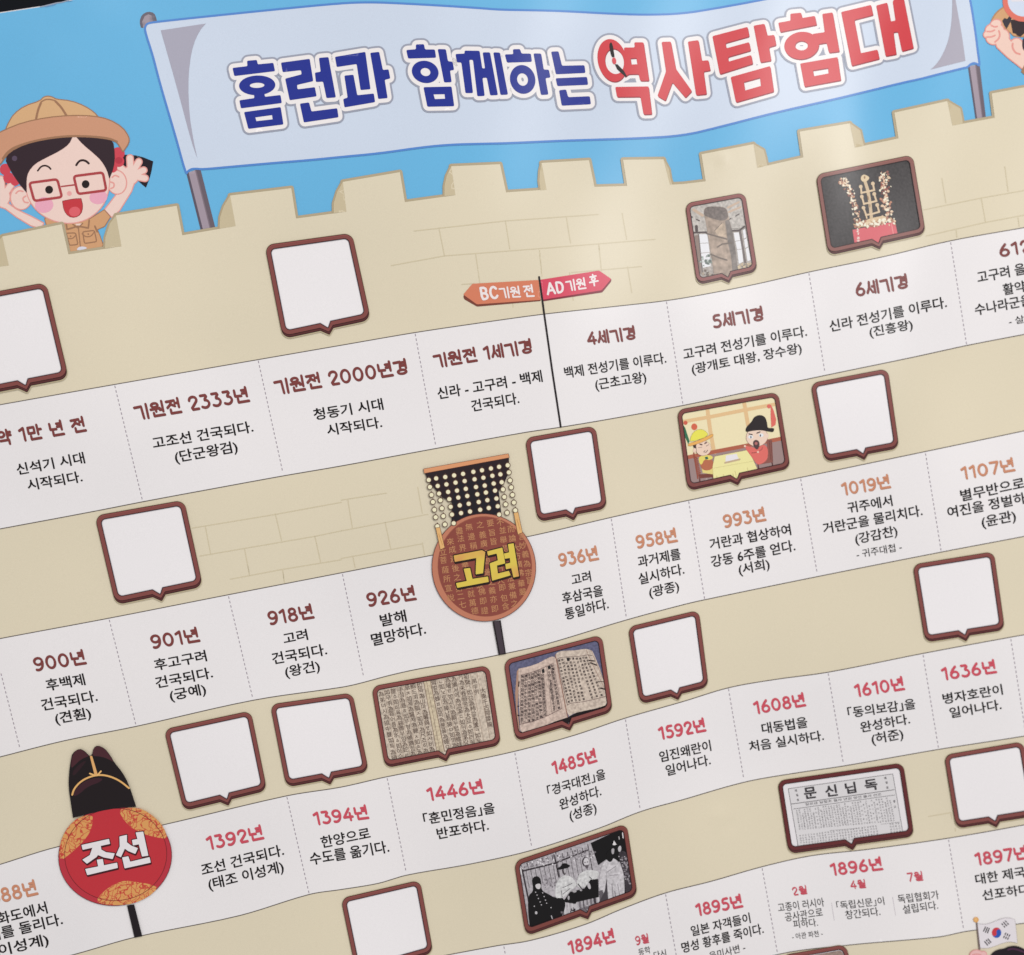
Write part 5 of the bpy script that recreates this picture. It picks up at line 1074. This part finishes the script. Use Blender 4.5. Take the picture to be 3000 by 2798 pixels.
a_.add(line(smooth(f((1190, 570), (1260, 575), (1320, 545)), False, 2), 2.4) + line(smooth(f((1180, 670), (1260, 672), (1330, 640)), False, 2), 2.4) + line(smooth(f((1260, 460), (1320, 490), (1370, 480)), False, 2), 2.4) + line(smooth(f((1330, 760), (1400, 700), (1420, 630), (1400, 560)), False, 2), 2.6) + line(smooth(f((1650, 790), (1640, 860), (1700, 960), (1780, 980)), False, 2), 2.8), (224, 150, 140), 6.4)
a_.add(fell(f, 1880, 800, 60, 130), (60, 40, 46), 6.5)
a_.add(f((1800, 1300), (1854, 1180), (2200, 1250), (2200, 1500), (1880, 1370)), (166, 124, 88), 6.6)
a_.done(); CH2 = bpy.context.scene.objects[-1] if False else a_
a_ = Art("magnifying_glass", None, "round red rimmed magnifying glass held by the child at the top right edge")
a_.add(fell(f, 1840, 20, 372, 372), (220, 112, 96), 6.8); a_.add(fell(f, 1850, 10, 290, 290), (206, 216, 234), 7.0)
a_.add(f((1590, -20), (1900, -20), (2000, 20), (1640, 30)), (222, 218, 224), 7.2); a_.done()

f = V
a_ = Art("national_flag", None, "small printed South Korean flag on a grey stick at the bottom right")
FLG = smooth(f((848, 1172), (848, 1172), (920, 1182), (1040, 1182), (1130, 1162), (1280, 1100), (1400, 1055), (1500, 1042), (1600, 1055), (1668, 1085), (1668, 1085), (1690, 1250), (1722, 1592), (1722, 1592), (1640, 1568), (1540, 1558), (1400, 1590), (1250, 1650), (1100, 1698), (1000, 1704), (915, 1700), (915, 1700)), True, 1)
a_.add(inflate([ccw(FLG)], .7), (150, 140, 146), 20); a_.add(FLG, (226, 220, 225), 20.6)
FLAG = a_.done()
a_ = Art("flag_stick", FLAG); a_.add(f((818, 1140), (850, 1140), (915, 1740), (880, 1740)), (118, 102, 98), 21.2); a_.add(fell(f, 820, 1082, 60, 60), (222, 168, 102), 21.8); a_.add(fell(f, 815, 1075, 30), (232, 184, 122), 22.2); a_.done()
a_ = Art("flag_disc", FLAG, "red and blue yin-yang disc of the flag")
cx, cy, rx, ry, th = 1268, 1366, 103, 114, math.radians(-18)
def tp(x, y): return f((cx + rx * (x * math.cos(th) - y * math.sin(th)), cy + ry * (x * math.sin(th) + y * math.cos(th))))[0]
N_ = 24
upper = [tp(math.cos(math.pi + math.pi * i / N_), math.sin(math.pi + math.pi * i / N_)) for i in range(N_ + 1)]
upper += [tp(.5 + .5 * math.cos(math.pi * i / N_), -.5 * math.sin(math.pi * i / N_)) for i in range(1, N_)] + [tp(-.5 + .5 * math.cos(math.pi * i / N_), .5 * math.sin(math.pi * i / N_)) for i in range(0, N_)]
a_.add([tp(math.cos(2 * math.pi * i / 48), math.sin(2 * math.pi * i / 48)) for i in range(48)], (40, 84, 176), 21.4); a_.add(upper, (200, 56, 68), 22); a_.done()
for bars in ([((1030, 1230), (980, 1340), 1), ((1072, 1245), (1022, 1365), 1), ((1112, 1260), (1065, 1380), 1)], [((1000, 1550), (1080, 1645), 1), ((1038, 1520), (1115, 1610), 0), ((1075, 1495), (1150, 1585), 1)],
             [((1380, 1165), (1455, 1250), 0), ((1415, 1130), (1495, 1220), 1), ((1455, 1100), (1535, 1190), 0)], [((1475, 1365), (1420, 1485), 0), ((1518, 1385), (1463, 1502), 0), ((1562, 1405), (1508, 1517), 0)]):
    a_ = Art("flag_trigram", FLAG); ps = []
    for p, q, solid in bars:
        p, q = np.array(f(p)[0]), np.array(f(q)[0])
        if solid: ps.append(seg(p, q, 1.6, 'flat'))
        else: ps += [seg(p, p + (q - p) * .43, 1.6, 'flat'), seg(p + (q - p) * .57, q, 1.6, 'flat')]
    a_.add(ps, (38, 30, 34), 21.4); a_.done()
a_ = Art("waving_child", None, "black hair and hand of a printed child holding the flag at the bottom right")
a_.add(smooth(f((1050, 2300), (1130, 1860), (1220, 1770), (1330, 1725), (1440, 1712), (1520, 1668), (1640, 1648), (1760, 1665), (1869, 1720), (2050, 1800), (2200, 2300)), True, 1), (26, 14, 26), 22)
a_.add(line(smooth(f((1520, 1738), (1600, 1715), (1720, 1730), (1869, 1790)), False, 2), 2.4), (74, 36, 66), 22.4)
HD = [ccw(fell(f, 830, 1880, 145, 130)), ccw(fell(f, 985, 1850, 62, 72))]
a_.add(inflate(HD, 2.0), (222, 150, 148), 22.4); a_.add(HD, (230, 184, 182), 22.8); a_.add(line(smooth(f((740, 1850), (830, 1830), (930, 1850)), False, 2), 1.6), (222, 150, 148), 23.2); a_.done()
